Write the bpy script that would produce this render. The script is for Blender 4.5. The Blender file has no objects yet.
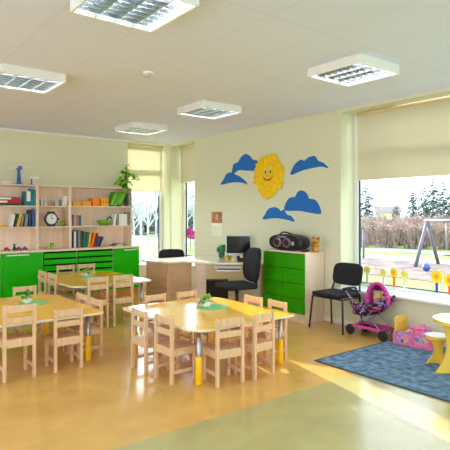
import bpy, bmesh, math, random
from mathutils import Vector, Matrix, Euler
PI = math.pi
R = math.radians
scene = bpy.context.scene
COL = scene.collection
random.seed(7)

# ------------------------------------------------------------------ materials
def lin(c):
    return tuple(((v/255)/12.92 if v/255 <= .04045 else ((v/255+.055)/1.055)**2.4) for v in c) + (1.0,)

def mat(name, rgb, rough=.5, metal=0.0, spec=.5, var=0.0, vscale=6.0, stretch=(1, 1, 1), emit=0.0, sheen=0.0, coat=0.0):
    m = bpy.data.materials.new(name); m.use_nodes = True
    nt = m.node_tree; b = nt.nodes['Principled BSDF']
    b.inputs['Base Color'].default_value = lin(rgb)
    b.inputs['Roughness'].default_value = rough
    b.inputs['Metallic'].default_value = metal
    b.inputs['Specular IOR Level'].default_value = spec
    if sheen: b.inputs['Sheen Weight'].default_value = sheen
    if coat:
        b.inputs['Coat Weight'].default_value = coat; b.inputs['Coat Roughness'].default_value = .08
    if emit:
        b.inputs['Emission Color'].default_value = lin(rgb); b.inputs['Emission Strength'].default_value = emit
    if var:
        tc = nt.nodes.new('ShaderNodeTexCoord'); mp = nt.nodes.new('ShaderNodeMapping')
        mp.inputs['Scale'].default_value = stretch
        no = nt.nodes.new('ShaderNodeTexNoise'); no.inputs['Scale'].default_value = vscale; no.inputs['Detail'].default_value = 4
        rp = nt.nodes.new('ShaderNodeValToRGB')
        a = [max(0, v*(1-var)) for v in rgb]; c = [min(255, v*(1+var)) for v in rgb]
        rp.color_ramp.elements[0].color = lin(a); rp.color_ramp.elements[1].color = lin(c)
        rp.color_ramp.elements[0].position = .3; rp.color_ramp.elements[1].position = .7
        nt.links.new(tc.outputs['Object'], mp.inputs['Vector']); nt.links.new(mp.outputs['Vector'], no.inputs['Vector'])
        nt.links.new(no.outputs['Fac'], rp.inputs['Fac']); nt.links.new(rp.outputs['Color'], b.inputs['Base Color'])
    return m

def voro_mat(name, cols, scale, rough=.8):
    """printed fabric: patches of several colours"""
    m = bpy.data.materials.new(name); m.use_nodes = True
    nt = m.node_tree; b = nt.nodes['Principled BSDF']; b.inputs['Roughness'].default_value = rough
    tc = nt.nodes.new('ShaderNodeTexCoord'); v = nt.nodes.new('ShaderNodeTexVoronoi'); v.inputs['Scale'].default_value = scale
    rp = nt.nodes.new('ShaderNodeValToRGB'); rp.color_ramp.interpolation = 'CONSTANT'
    sep = nt.nodes.new('ShaderNodeSeparateColor')
    while len(rp.color_ramp.elements) < len(cols): rp.color_ramp.elements.new(.5)
    for i, c in enumerate(cols):
        rp.color_ramp.elements[i].position = i/len(cols); rp.color_ramp.elements[i].color = lin(c)
    nt.links.new(tc.outputs['Object'], v.inputs['Vector']); nt.links.new(v.outputs['Color'], sep.inputs['Color'])
    nt.links.new(sep.outputs['Red'], rp.inputs['Fac']); nt.links.new(rp.outputs['Color'], b.inputs['Base Color'])
    return m

def blind_mat():
    m = bpy.data.materials.new('blind_fabric'); m.use_nodes = True
    nt = m.node_tree; nt.nodes.remove(nt.nodes['Principled BSDF'])
    d = nt.nodes.new('ShaderNodeBsdfDiffuse'); t = nt.nodes.new('ShaderNodeBsdfTranslucent'); mx = nt.nodes.new('ShaderNodeMixShader')
    d.inputs['Color'].default_value = lin((240, 232, 206)); t.inputs['Color'].default_value = lin((212, 206, 190))
    mx.inputs['Fac'].default_value = .40
    nt.links.new(d.outputs[0], mx.inputs[1]); nt.links.new(t.outputs[0], mx.inputs[2])
    nt.links.new(mx.outputs[0], nt.nodes['Material Output'].inputs['Surface'])
    return m

def glass_mat():
    m = bpy.data.materials.new('window_glass'); m.use_nodes = True
    nt = m.node_tree; nt.nodes.remove(nt.nodes['Principled BSDF'])
    t = nt.nodes.new('ShaderNodeBsdfTransparent'); g = nt.nodes.new('ShaderNodeBsdfGlossy'); mx = nt.nodes.new('ShaderNodeMixShader')
    t.inputs['Color'].default_value = (.97, .985, .98, 1); g.inputs['Roughness'].default_value = 0.0
    lw = nt.nodes.new('ShaderNodeLayerWeight'); lw.inputs['Blend'].default_value = .5
    pw = nt.nodes.new('ShaderNodeMath'); pw.operation = 'POWER'; pw.inputs[1].default_value = 5
    ad = nt.nodes.new('ShaderNodeMath'); ad.operation = 'MULTIPLY_ADD'; ad.inputs[1].default_value = .7; ad.inputs[2].default_value = .03
    nt.links.new(lw.outputs['Facing'], pw.inputs[0]); nt.links.new(pw.outputs[0], ad.inputs[0]); nt.links.new(ad.outputs[0], mx.inputs['Fac'])
    nt.links.new(t.outputs[0], mx.inputs[1]); nt.links.new(g.outputs[0], mx.inputs[2])
    nt.links.new(mx.outputs[0], nt.nodes['Material Output'].inputs['Surface'])
    return m

def ceiling_mat():
    m = mat('ceiling_tiles', (228, 232, 255), .9, spec=.2)
    nt = m.node_tree; b = nt.nodes['Principled BSDF']
    tc = nt.nodes.new('ShaderNodeTexCoord'); mp = nt.nodes.new('ShaderNodeMapping')
    mp.inputs['Location'].default_value = (-.05, -.22, 0)
    br = nt.nodes.new('ShaderNodeTexBrick'); br.offset = 0.0; br.squash = 1.0
    br.inputs['Scale'].default_value = 1.0; br.inputs['Brick Width'].default_value = .6; br.inputs['Row Height'].default_value = 1.2
    br.inputs['Mortar Size'].default_value = .006; br.inputs['Mortar Smooth'].default_value = .3
    br.inputs['Color1'].default_value = lin((228, 232, 255)); br.inputs['Color2'].default_value = lin((227, 230, 254))
    br.inputs['Mortar'].default_value = lin((222, 219, 240))
    nt.links.new(tc.outputs['Object'], mp.inputs['Vector']); nt.links.new(mp.outputs['Vector'], br.inputs['Vector'])
    nt.links.new(br.outputs['Color'], b.inputs['Base Color'])
    return m

M = {}
M['wall'] = mat('wall_paint', (224, 222, 192), .85, spec=.25)
M['ceiling'] = ceiling_mat()
M['floor_yellow'] = mat('floor_ochre_linoleum', (212, 164, 88), .2, var=.05, vscale=3.0, spec=.55)
M['floor_green'] = mat('floor_olive_linoleum', (176, 164, 106), .2, var=.04, vscale=3.0, spec=.55)
M['white_paint'] = mat('white_paint', (240, 238, 232), .35)
M['pvc'] = mat('white_window_plastic', (236, 238, 238), .3)
M['gasket'] = mat('dark_gasket', (40, 42, 46), .6)
M['blind'] = blind_mat(); M['glass'] = glass_mat()
M['wood'] = mat('pale_birch', (222, 184, 142), .45, var=.06, vscale=5, stretch=(9, 9, .8))
M['wood_seat'] = mat('pale_birch_seat', (216, 178, 138), .4, var=.06, vscale=5, stretch=(9, 1, 1))
M['carcass'] = mat('maple_laminate', (240, 216, 190), .45, var=.04, vscale=3, stretch=(6, 6, .8))
M['carcass_back'] = mat('maple_laminate_back', (250, 226, 202), .5, var=.03, vscale=3, stretch=(6, 6, .8))
M['plinth'] = mat('ochre_wood_plinth', (214, 160, 84), .5)
M['green'] = mat('bright_green_laminate', (26, 184, 0), .4, var=.03, vscale=2, spec=.2)
M['green_chest'] = mat('grass_green_laminate', (50, 154, 0), .4, var=.03, vscale=2, spec=.25)
M['gap_shade'] = mat('gap_shade', (12, 22, 8), .9, spec=.1)  # near-black colour standing in for shade between drawer fronts
M['table_yellow'] = mat('yellow_table_laminate', (250, 184, 4), .22, var=.02, vscale=2, spec=.6, coat=.4)
M['table_edge'] = mat('pale_table_edging', (240, 222, 184), .4)
M['steel'] = mat('satin_steel_leg', (176, 178, 180), .3, metal=.9)
M['leg_yellow'] = mat('yellow_leg_sleeve', (246, 190, 10), .35)
M['leg_green'] = mat('doily_green', (126, 200, 130), .8)
M['desk_white'] = mat('white_desk_laminate', (240, 232, 214), .16, spec=.6, coat=.4)
M['desk_brown'] = mat('beech_panel', (196, 158, 118), .45, var=.04, vscale=3, stretch=(1, 1, 8))
M['desk_pale'] = mat('pale_panel', (214, 190, 172), .45, var=.04, vscale=3, stretch=(1, 1, 8))
M['black_fabric'] = mat('black_upholstery', (28, 28, 31), .9, var=.15, vscale=60)
M['black'] = mat('black_plastic', (24, 24, 27), .4)
M['black_metal'] = mat('black_metal_tube', (22, 22, 24), .35)
M['ring_grey'] = mat('dull_silver_ring', (120, 118, 122), .4, metal=.3)
M['screen'] = mat('dark_screen', (16, 18, 22), .12)
M['silver'] = mat('silver_plastic', (190, 192, 196), .35, metal=.4)
M['mirror'] = mat('bright_aluminium_louvre', (214, 218, 222), .14, metal=1.0)
M['tube'] = mat('lit_fluorescent_tube', (220, 234, 255), .4, emit=27.0)
M['cloud_blue'] = mat('blue_paper', (18, 108, 190), .75, var=.02, vscale=8)
M['sun_yellow'] = mat('yellow_crepe_paper', (255, 200, 16), .85, var=.08, vscale=18)
M['sun_orange'] = mat('orange_paper', (240, 160, 50), .8)
M['red'] = mat('red_card', (176, 28, 36), .5); M['red_dark'] = mat('dark_red', (70, 14, 26), .5)
M['white'] = mat('white_paper', (240, 238, 232), .7)
M['teal'] = mat('teal_card', (0, 122, 138), .5); M['dkgreen'] = mat('dark_green_card', (36, 78, 52), .6)
M['yellow_card'] = mat('yellow_card', (232, 178, 40), .6); M['grey_card'] = mat('grey_card', (136, 138, 140), .6)
M['blue_card'] = mat('blue_card', (36, 84, 150), .5); M['navy'] = mat('navy_card', (32, 48, 84), .5)
M['orange_card'] = mat('orange_card', (240, 126, 20), .5); M['amber'] = mat('amber_plastic', (240, 164, 24), .4)
M['lime'] = mat('lime_plastic', (112, 180, 34), .4); M['board_green'] = mat('green_board', (66, 164, 38), .45)
M['purple'] = mat('purple_plastic', (112, 60, 140), .4); M['pink_card'] = mat('salmon_card', (226, 140, 120), .6)
M['clear_box'] = mat('cloudy_plastic_box', (176, 176, 166), .25)
M['clock_face'] = mat('clock_face', (228, 228, 222), .4)
M['leaf'] = mat('fresh_leaf', (150, 204, 56), .45, var=.2, vscale=9); M['leaf_dark'] = mat('dark_leaf', (50, 110, 56), .45, var=.2, vscale=9)
M['cactus'] = mat('cactus_skin', (58, 124, 84), .6, var=.15, vscale=20)
M['soil'] = mat('brown_stem', (70, 52, 40), .8); M['magenta'] = mat('magenta_petal', (190, 26, 140), .5)
M['gold'] = mat('gold_ceramic', (190, 130, 42), .3, metal=.5)
M['toy_blue'] = mat('blue_toy_plastic', (56, 100, 186), .4)
M['photo'] = mat('brown_picture_print', (150, 98, 58), .6, var=.4, vscale=14)
M['paper_lines'] = mat('calendar_paper', (250, 246, 226), .7)
M['toy_yellow'] = mat('yellow_painted_board', (244, 206, 84), .4); M['toy_white'] = mat('glossy_white_board', (246, 244, 238), .15)
M['pink'] = mat('pink_plastic', (226, 80, 156), .45); M['pink_fabric'] = mat('pink_fabric', (236, 118, 168), .9, var=.1, vscale=25)
M['hood_pink'] = mat('magenta_hood_fabric', (206, 66, 150), .85, var=.08, vscale=25)
M['floral'] = voro_mat('dark_floral_fabric', [(30, 24, 40), (26, 22, 34), (40, 26, 60), (36, 28, 46), (196, 60, 140), (150, 140, 190)], 46)
M['bed_print'] = voro_mat('printed_bed_fabric', [(236, 118, 168), (130, 120, 190), (236, 150, 180), (150, 176, 214), (228, 200, 120), (120, 60, 90), (236, 120, 170)], 24)
M['lining'] = voro_mat('printed_hood_lining', [(236, 190, 110), (200, 200, 190), (44, 36, 56), (220, 140, 70), (150, 170, 190)], 22)
M['stroller_grey'] = mat('grey_stroller_tube', (168, 160, 172), .35, metal=.5)
M['rubber'] = mat('black_rubber', (28, 28, 30), .8)
M['rug'] = mat('blue_grey_carpet', (96, 120, 140), .95, var=.26, vscale=13.0, spec=.1)
M['rug_edge'] = mat('dark_carpet_edge', (66, 80, 90), .95)
M['flower_pale'] = mat('pale_yellow_petals', (238, 232, 140), .6); M['flower_yellow'] = mat('yellow_petals', (252, 214, 20), .6)
M['flower_center'] = mat('orange_flower_centre', (246, 164, 20), .6)
M['stick_white'] = mat('white_stick', (232, 222, 220), .6); M['stick_green'] = mat('pale_green_stick', (180, 214, 170), .6)
M['stick_blue'] = mat('blue_stick', (40, 80, 190), .6); M['stick_red'] = mat('red_stick', (232, 70, 40), .6); M['stick_orange'] = mat('orange_stick', (244, 120, 30), .6)
M['grass'] = mat('grass_ground', (126, 146, 80), .95, var=.16, vscale=.8, spec=.1)
M['mulch'] = mat('brown_mulch', (112, 100, 96), .95, var=.2, vscale=1.2, spec=.1)
M['path'] = mat('grey_path', (156, 154, 156), .9, var=.05, vscale=1, spec=.1)
M['bounce_paving'] = mat('pale_bounce_paving', (226, 228, 230), .9, var=.04, vscale=1, spec=.1)  # kept pale to reflect daylight up onto the ceiling
M['conifer'] = mat('conifer_needles', (74, 94, 88), .9, var=.2, vscale=2)
M['twig'] = mat('bare_twigs', (158, 136, 126), .9, var=.15, vscale=2)
M['haze_twig'] = mat('haze_paled_twigs', (184, 184, 194), .9, var=.1, vscale=2)  # twigs paled in their colour to stand for distance haze
M['hazed_fir'] = mat('haze_tinted_needles', (122, 134, 152), .9, var=.15, vscale=1)  # haze over the far firs is mixed into the needle colour
M['bark'] = mat('hazed_grey_bark', (172, 174, 182), .9, var=.15, vscale=3)  # grey bark made paler to suggest haze at a distance
M['swing_wood'] = mat('grey_swing_timber', (100, 98, 112), .7)
M['house_wall'] = mat('cream_render', (226, 206, 160), .8); M['house_roof'] = mat('grey_roof', (130, 120, 118), .8)
M['ball_blue'] = mat('blue_ball', (44, 80, 160), .4)

# ------------------------------------------------------------------ mesh helpers
class MB:
    def __init__(s): s.bm = bmesh.new(); s.mi = 0
    def _faces(s, vs, fl):
        for f in fl:
            try:
                fc = s.bm.faces.new([vs[i] for i in f]); fc.material_index = s.mi
            except ValueError: pass
    def box(s, x0, x1, y0, y1, z0, z1, m=None):
        p = [Vector((x, y, z)) for z in (z0, z1) for y in (y0, y1) for x in (x0, x1)]
        if m is not None: p = [m @ v for v in p]
        v = [s.bm.verts.new(q) for q in p]
        s._faces(v, [(0, 2, 3, 1), (4, 5, 7, 6), (0, 1, 5, 4), (2, 6, 7, 3), (0, 4, 6, 2), (1, 3, 7, 5)])
        return s
    def bar(s, a, b, w, t, up=(0, 0, 1)):
        """rectangular bar from a to b: w across, t along 'up'"""
        a = Vector(a); b = Vector(b); d = (b-a); L = d.length; d.normalize()
        u = Vector(up); sd = d.cross(u)
        if sd.length < 1e-4: sd = d.cross(Vector((0, 1, 0)))
        sd.normalize(); u = sd.cross(d).normalized()
        m = Matrix((sd, d, u)).transposed().to_4x4(); m.translation = a
        return s.box(-w/2, w/2, 0, L, -t/2, t/2, m)
    def cyl(s, a, b, r, r2=None, seg=14, cap=True):
        a = Vector(a); b = Vector(b); r2 = r if r2 is None else r2
        d = (b-a).normalized(); q = d.to_track_quat('Z', 'Y')
        ring = lambda c, rr: [s.bm.verts.new(c + q @ Vector((rr*math.cos(2*PI*i/seg), rr*math.sin(2*PI*i/seg), 0))) for i in range(seg)]
        A = ring(a, r); B = ring(b, r2)
        for i in range(seg):
            f = s.bm.faces.new((A[i], A[(i+1) % seg], B[(i+1) % seg], B[i])); f.material_index = s.mi; f.smooth = True
        if cap:
            f = s.bm.faces.new(A[::-1]); f.material_index = s.mi; f = s.bm.faces.new(B); f.material_index = s.mi
        return s
    def tube(s, pts, r, seg=10):
        for a, b in zip(pts[:-1], pts[1:]): s.cyl(a, b, r, seg=seg)
        for p in pts[1:-1]: s.ball(p, r, 8, 6)
        return s
    def ball(s, c, r, u=16, v=10, sc=(1, 1, 1), m=None):
        c = Vector(c); rows = []
        for j in range(v+1):
            th = PI*j/v; n = 1 if j in (0, v) else u
            row = []
            for i in range(n):
                p = Vector((r*sc[0]*math.sin(th)*math.cos(2*PI*i/u), r*sc[1]*math.sin(th)*math.sin(2*PI*i/u), r*sc[2]*math.cos(th)))
                if m is not None: p = m @ p
                row.append(s.bm.verts.new(c+p))
            rows.append(row)
        for j in range(v):
            a, b = rows[j], rows[j+1]
            for i in range(u):
                vs = [a[i % len(a)], b[i % len(b)], b[(i+1) % len(b)], a[(i+1) % len(a)]]
                vs = list(dict.fromkeys(vs))
                if len(vs) > 2:
                    f = s.bm.faces.new(vs); f.smooth = True; f.material_index = s.mi
        return s
    def lathe(s, prof, c=(0, 0, 0), seg=20):
        c = Vector(c); rings = []
        for r, z in prof:
            rings.append([s.bm.verts.new(c+Vector((r*math.cos(2*PI*i/seg), r*math.sin(2*PI*i/seg), z))) for i in range(seg)])
        for A, B in zip(rings[:-1], rings[1:]):
            for i in range(seg):
                f = s.bm.faces.new((A[i], A[(i+1) % seg], B[(i+1) % seg], B[i])); f.smooth = True; f.material_index = s.mi
        for rg, rev in ((rings[0], True), (rings[-1], False)):
            f = s.bm.faces.new(rg[::-1] if rev else rg); f.material_index = s.mi
        return s
    def prism(s, poly, t0, t1, f=lambda a, b, t: (a, b, t), side_mi=None):
        A = [s.bm.verts.new(f(a, b, t0)) for a, b in poly]; B = [s.bm.verts.new(f(a, b, t1)) for a, b in poly]
        n = len(poly)
        for fc in (s.bm.faces.new(A[::-1]), s.bm.faces.new(B)): fc.material_index = s.mi
        for i in range(n):
            fc = s.bm.faces.new((A[i], A[(i+1) % n], B[(i+1) % n], B[i])); fc.material_index = s.mi if side_mi is None else side_mi
        return s
    def leaf(s, base, d, L, w, droop=.3):
        base = Vector(base); d = Vector(d).normalized(); sd = d.cross(Vector((0, 0, 1)))
        if sd.length < .05: sd = Vector((1, 0, 0))
        sd.normalize()
        p = [base, base+d*L*.35+sd*w*.5, base+d*L*.35-sd*w*.5, base+d*L*.7+sd*w*.4-Vector((0, 0, droop*L*.3)), base+d*L*.7-sd*w*.4-Vector((0, 0, droop*L*.3)), base+d*L-Vector((0, 0, droop*L))]
        v = [s.bm.verts.new(q) for q in p]
        s._faces(v, [(0, 1, 2), (1, 3, 4, 2), (3, 5, 4)])
        return s
    def build(s, name, m, parent=None, bevel=0.0, bseg=2, smooth=False, sub=0):
        me = bpy.data.meshes.new(name)
        bmesh.ops.recalc_face_normals(s.bm, faces=s.bm.faces[:])
        if smooth:
            for f in s.bm.faces: f.smooth = True
        s.bm.to_mesh(me); s.bm.free()
        for q in (m if isinstance(m, (list, tuple)) else [m]): me.materials.append(M[q] if isinstance(q, str) else q)
        o = bpy.data.objects.new(name, me); COL.objects.link(o)
        if parent is not None: o.parent = parent
        if bevel:
            b = o.modifiers.new('bevel', 'BEVEL'); b.width = bevel; b.segments = bseg; b.limit_method = 'ANGLE'; b.angle_limit = R(40)
        if sub:
            q = o.modifiers.new('sub', 'SUBSURF'); q.levels = sub; q.render_levels = sub
        return o

def tag(o, label, cat, group=None):
    o['label'] = label; o['category'] = cat
    if group: o['group'] = group
    return o
def thing(name, label, cat, loc=(0, 0, 0), rz=0.0, group=None):
    o = bpy.data.objects.new(name, None); COL.objects.link(o); o.empty_display_size = .05
    o.location = loc; o.rotation_euler = (0, 0, R(rz))
    return tag(o, label, cat, group)
def struct(o):
    o['kind'] = 'structure'; return o
def kids(o): return [c for c in COL.objects if c.parent == o]
def dup(o, parent=None):
    c = o.copy(); COL.objects.link(c)
    if parent is not None: c.parent = parent
    for ch in kids(o): dup(ch, c)
    return c
def place(o, loc, rz, label, group=None):
    o.location = loc; o.rotation_euler = (0, 0, R(rz)); o['label'] = label
    if group: o['group'] = group
    return o
def rounded(x0, x1, y0, y1, rr):
    """rectangle outline with its own corner radius for (x0y0, x1y0, x1y1, x0y1)"""
    out = []
    for (cx, cy, sx, sy, a0), r in zip(((x0, y0, 1, 1, 180), (x1, y0, -1, 1, 270), (x1, y1, -1, -1, 0), (x0, y1, 1, -1, 90)), rr):
        for k in range(7):
            a = R(a0+90*k/6); out.append((cx+sx*r+r*math.cos(a), cy+sy*r+r*math.sin(a)))
    return out

# ------------------------------------------------------------------ room shell
XR, YB, H, XL, YF = 5.42, 8.72, 2.90, -2.6, -3.0
SILL, HEAD, T = .50, 2.86, .30
mb = MB(); mb.mi = 0; mb.box(XL-.3, XR+.0, 2.96, YB, -.1, 0); mb.mi = 1; mb.box(XL-.3, XR, YF-.3, 2.96, -.1, 0)
struct(mb.build('floor', ['floor_yellow', 'floor_green']))
struct(MB().box(XL-.3, XR+.31, YF-.3, YB+.31, H, H+.15).build('ceiling', 'ceiling'))
W2 = (7.87, 8.70); WB = (-.6, 4.40); W1 = (4.46, 5.40); WR = (-2.2, 5.0); WL = (-2.4, 7.4)
mb = MB()
def wall_right(y0, y1, z0, z1): mb.box(XR, XR+T, y0, y1, z0, z1)
wall_right(YF-.3, WB[0], -.1, H); wall_right(WB[1], W2[0], -.1, H); wall_right(W2[1], YB+T, -.1, H)
for w in (WB, W2): wall_right(w[0], w[1], -.1, SILL-.03); wall_right(w[0], w[1], HEAD, H)
struct(mb.build('wall_right', 'wall'))
mb = MB()
mb.box(XL-.3, W1[0], YB, YB+T, -.1, H); mb.box(W1[1], XR, YB, YB+T, -.1, H)
mb.box(W1[0], W1[1], YB, YB+T, -.1, SILL-.03); mb.box(W1[0], W1[1], YB, YB+T, HEAD, H)
struct(mb.build('wall_back', 'wall'))
mb = MB()
mb.box(XL-T, XL, YF-T, WL[0], -.1, H); mb.box(XL-T, XL, WL[1], YB+T, -.1, H); mb.box(XL-T, XL, WL[0], WL[1], -.1, SILL); mb.box(XL-T, XL, WL[0], WL[1], HEAD, H)
struct(mb.build('wall_left', 'wall'))
mb = MB()
mb.box(XL, WR[0], YF-T, YF, -.1, H); mb.box(WR[1], XR, YF-T, YF, -.1, H); mb.box(WR[0], WR[1], YF-T, YF, -.1, SILL); mb.box(WR[0], WR[1], YF-T, YF, HEAD, H)
struct(mb.build('wall_front', 'wall'))
# a thin pale moulding where wall meets ceiling
struct(MB().box(XL, W1[0], YB-.03, YB, H-.05, H-.012).build('trim_1', 'white_paint'))
struct(MB().box(XR-.012, XR, WB[1]+.02, W2[0], 0, .06).build('baseboard_right', 'white_paint'))
struct(MB().box(XR-.012, XR, WB[0], WB[1], 0, .06).build('baseboard_window', 'white_paint'))

def window(name, axis, a0, a1, plane, mull=()):
    """frame and panes of one window; axis 'x': the window runs along y in the plane x=plane"""
    root = bpy.data.objects.new(name, None); COL.objects.link(root); struct(root)
    def bx(m, p0, p1, u0, u1, z0, z1):
        if axis == 'x': m.box(p0, p1, u0, u1, z0, z1)
        else: m.box(u0, u1, p0, p1, z0, z1)
    w = .07; m = MB()
    bx(m, plane, plane+.07, a0, a0+w, SILL, HEAD); bx(m, plane, plane+.07, a1-w, a1, SILL, HEAD)
    bx(m, plane, plane+.07, a0+w, a1-w, SILL, SILL+.05); bx(m, plane, plane+.07, a0+w, a1-w, HEAD-w, HEAD)
    bx(m, plane, plane+.07, a0+w, a1-w, 2.29, 2.37)
    for q in mull: bx(m, plane, plane+.07, q-.05, q+.05, SILL+.05, HEAD-w)
    struct(m.build('window_frame', 'pvc', root, bevel=.006))
    m = MB(); g = .012
    edges = [a0+w] + [e for q in mull for e in (q-.05, q+.05)] + [a1-w]
    for e0, e1 in zip(edges[::2], edges[1::2]):
        for z0, z1 in ((SILL+.05, 2.29), (2.37, HEAD-w)):
            bx(m, plane+.02, plane+.05, e0, e0+g, z0, z1); bx(m, plane+.02, plane+.05, e1-g, e1, z0, z1)
            bx(m, plane+.02, plane+.05, e0+g, e1-g, z0, z0+g); bx(m, plane+.02, plane+.05, e0+g, e1-g, z1-g, z1)
    struct(m.build('window_gasket', 'gasket', root))
    m = MB()
    for e0, e1 in zip(edges[::2], edges[1::2]):
        for z0, z1 in ((SILL+.05, 2.29), (2.37, HEAD-w)): bx(m, plane+.03, plane+.036, e0, e1, z0, z1)
    struct(m.build('window_pane', 'glass', root))
    return root
window('window_1', 'x', WB[0], WB[1], 5.70, (1.9,))
window('window_2', 'x', W2[0], W2[1], 5.70)
window('window_3', 'y', W1[0], W1[1], 9.0)
window('window_added_rear', 'y', WR[0], WR[1], YF-.32, (.2, 2.6))  # unseen window added behind the viewpoint to let in fill light
window('window_added_left', 'x', WL[0], WL[1], XL-.32, (0.05, 2.5, 4.95))  # unseen glazing added on the left for more light on the ceiling
# sill boards
struct(MB().box(5.36, 5.70, WB[0]-.02, WB[1]+.0, SILL-.03, SILL).build('trim_2', 'pvc', bevel=.006))
struct(MB().box(5.38, 5.70, W2[0], W2[1], SILL-.03, SILL).build('trim_3', 'pvc', bevel=.006))
struct(MB().box(W1[0], W1[1], YB-.04, 9.0, SILL-.03, SILL).build('trim_4', 'pvc', bevel=.006))

def blind(axis, a0, a1, plane, zb, label):
    c = (plane, (a0+a1)/2) if axis == 'x' else ((a0+a1)/2, plane)
    root = thing('roller_blind', label, 'roller blind', (c[0], c[1], zb), 0, 'cream roller blinds'); hw = (a1-a0)/2; zt = HEAD-.002-zb
    def bx(m, p0, p1, u0, u1, z0, z1):
        return m.box(p0, p1, u0, u1, z0, z1) if axis == 'x' else m.box(u0, u1, p0, p1, z0, z1)
    bx(MB(), -.0015, .0015, -hw+.012, hw-.012, .012, zt-.03).build('fabric', 'blind', root)
    d = (lambda u, z: (.0, u, z)) if axis == 'x' else (lambda u, z: (u, .0, z))
    MB().cyl(d(-hw, zt-.025), d(hw, zt-.025), .022).build('roller_tube', 'table_edge', root)
    bx(MB(), -.006, .006, -hw+.01, hw-.01, 0, .016).build('bottom_bar', 'table_edge', root)
blind('x', WB[0]+.05, 4.285, 5.62, 1.94, 'wide cream roller blind half lowered over the big right window')
blind('x', W2[0]+.02, W2[1]-.03, 5.62, 2.11, 'narrow cream roller blind over the slim window beside the mural wall')
blind('y', W1[0]+.015, 5.335, 8.92, 1.93, 'cream roller blind over the corner window by the shelves')

# ------------------------------------------------------------------ ceiling lights
def luminaire():
    root = thing('ceiling_light', '', 'ceiling light', (0, 0, H), 0, 'square louvred ceiling lights')
    m = MB(); s_ = .305; h = .085
    m.box(-s_, s_, -s_, s_, -.008, 0)
    for k in (-1, 1):
        m.box(min(k*s_, k*(s_-.018)), max(k*s_, k*(s_-.018)), -s_, s_, -h, -.008)
        m.box(-s_+.018, s_-.018, min(k*s_, k*(s_-.018)), max(k*s_, k*(s_-.018)), -h, -.008)
    m.build('housing', 'white_paint', root, bevel=.003)
    for k in range(4):
        x = -.21+.14*k
        MB().cyl((x, -.27, -.03), (x, .27, -.03), .013, seg=10).build('fluorescent_tube', 'tube', root)
    m = MB(); q = s_-.018
    for k in range(5):
        x = -.28+.14*k
        m.prism([(x-.016, -.016), (x+.016, -.016), (x+.003, -h+.002), (x-.003, -h+.002)], -q, q, lambda a, b, t: (a, t, b)) if abs(x) < .27 else None
    for k in range(1, 8):
        y = -q+2*q*k/8
        m.prism([(y-.007, -.042), (y+.007, -.042), (y+.002, -h+.002), (y-.002, -h+.002)], -q, q, lambda a, b, t: (t, a, b))
    m.build('louvre', 'mirror', root)
    return root
lum = luminaire()
for i, (x, y, lb) in enumerate([(1.54, 2.93, 'square louvred ceiling light cut by the top edge, nearest the camera'), (1.56, 5.30, 'square louvred ceiling light at the left edge above the left table'),
        (3.93, 7.22, 'smallest farthest square louvred ceiling light near the back wall and corner'), (3.94, 5.38, 'square louvred ceiling light in the middle row near the sun mural wall'), (3.94, 3.05, 'square louvred ceiling light nearest the big window blind')]):
    o = lum if i == 0 else dup(lum)
    place(o, (x, y, H), 0, lb)
sd = thing('smoke_detector', 'small round white smoke detector on the ceiling', 'smoke detector', (2.48, 4.41, H))
MB().lathe([(.05, 0), (.05, -.015), (.042, -.025)]).build('base', 'white_paint', sd)
MB().lathe([(.034, -.025), (.03, -.045), (.014, -.05)]).build('sensor_head', 'silver', sd)

# ------------------------------------------------------------------ children's chairs
def kid_chair(h, seat_z, w=.29, dp=.29):
    root = thing('child_chair', '', 'chair', (0, 0, 0), 0)
    a = w/2; lt = .028; yb = -dp/2; yf = dp/2
    for s_ in (-1, 1):
        x0 = s_*a-(lt if s_ > 0 else 0)
        MB().box(x0, x0+lt, yb, yb+.034, 0, h).build('leg', 'wood', root, bevel=.004)
        MB().box(x0, x0+lt, yf-.034, yf, 0, seat_z-.018).build('leg', 'wood', root, bevel=.004)
        MB().box(x0+.006, x0+.022, yb+.034, yf-.034, .085, .115).build('stretcher', 'wood', root, bevel=.003)
        MB().box(x0+.004, x0+.022, yb+.034, yf-.034, seat_z-.065, seat_z-.018).build('side_rail', 'wood', root, bevel=.003)
    i = a-lt
    MB().box(-i, i, yb+.008, yb+.026, h-.068, h-.004).build('top_rail', 'wood', root, bevel=.004)
    MB().box(-i, i, yb+.008, yb+.026, h-.165, h-.112).build('back_slat', 'wood', root, bevel=.004)
    MB().box(-i, i, yb+.006, yb+.026, seat_z-.062, seat_z+.012).build('back_rail', 'wood', root, bevel=.004)
    MB().box(-i, i, yf-.026, yf-.006, seat_z-.062, seat_z-.018).build('front_rail', 'wood', root, bevel=.004)
    MB().box(-a+.001, a-.001, yb+.036, yf+.012, seat_z-.017, seat_z).build('seat', 'wood_seat', root, bevel=.005)
    return root
small0 = kid_chair(.585, .305, .28, .28); large0 = kid_chair(.675, .36, .285, .30)
first = {'s': True, 'l': True}
def chair(kind, bx, by, face, label, half=.14):
    """bx, by: middle of the back; face: degrees the seat looks towards (0 = +y, 90 = -x)"""
    p = small0 if kind == 's' else large0
    o = p if first[kind] else dup(p); first[kind] = False
    a = R(face); dp = .128 if kind == 's' else .138
    place(o, (bx-math.sin(a)*dp, by+math.cos(a)*dp, 0), face, label, "children's wooden chairs")
chair('l', 1.335, 4.705, 0, "taller child's chair, back to us, at the left table, cut by the left edge")
chair('s', 1.785, 4.705, 0, "child's chair, back to us, at the left table beside the yellow table foot")
chair('s', 2.235, 5.09, 90, "child's chair at the right end of the left table, nearer of two")
chair('s', 2.25, 5.50, 90, "half hidden child's chair at the right end of the left table, farther of two")
chair('s', 1.91, 6.52, 180, "child's chair facing us across the left table before the green cupboard")
chair('s', 1.47, 6.52, 180, "child's chair across the left table, barely showing at the left edge")
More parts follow.
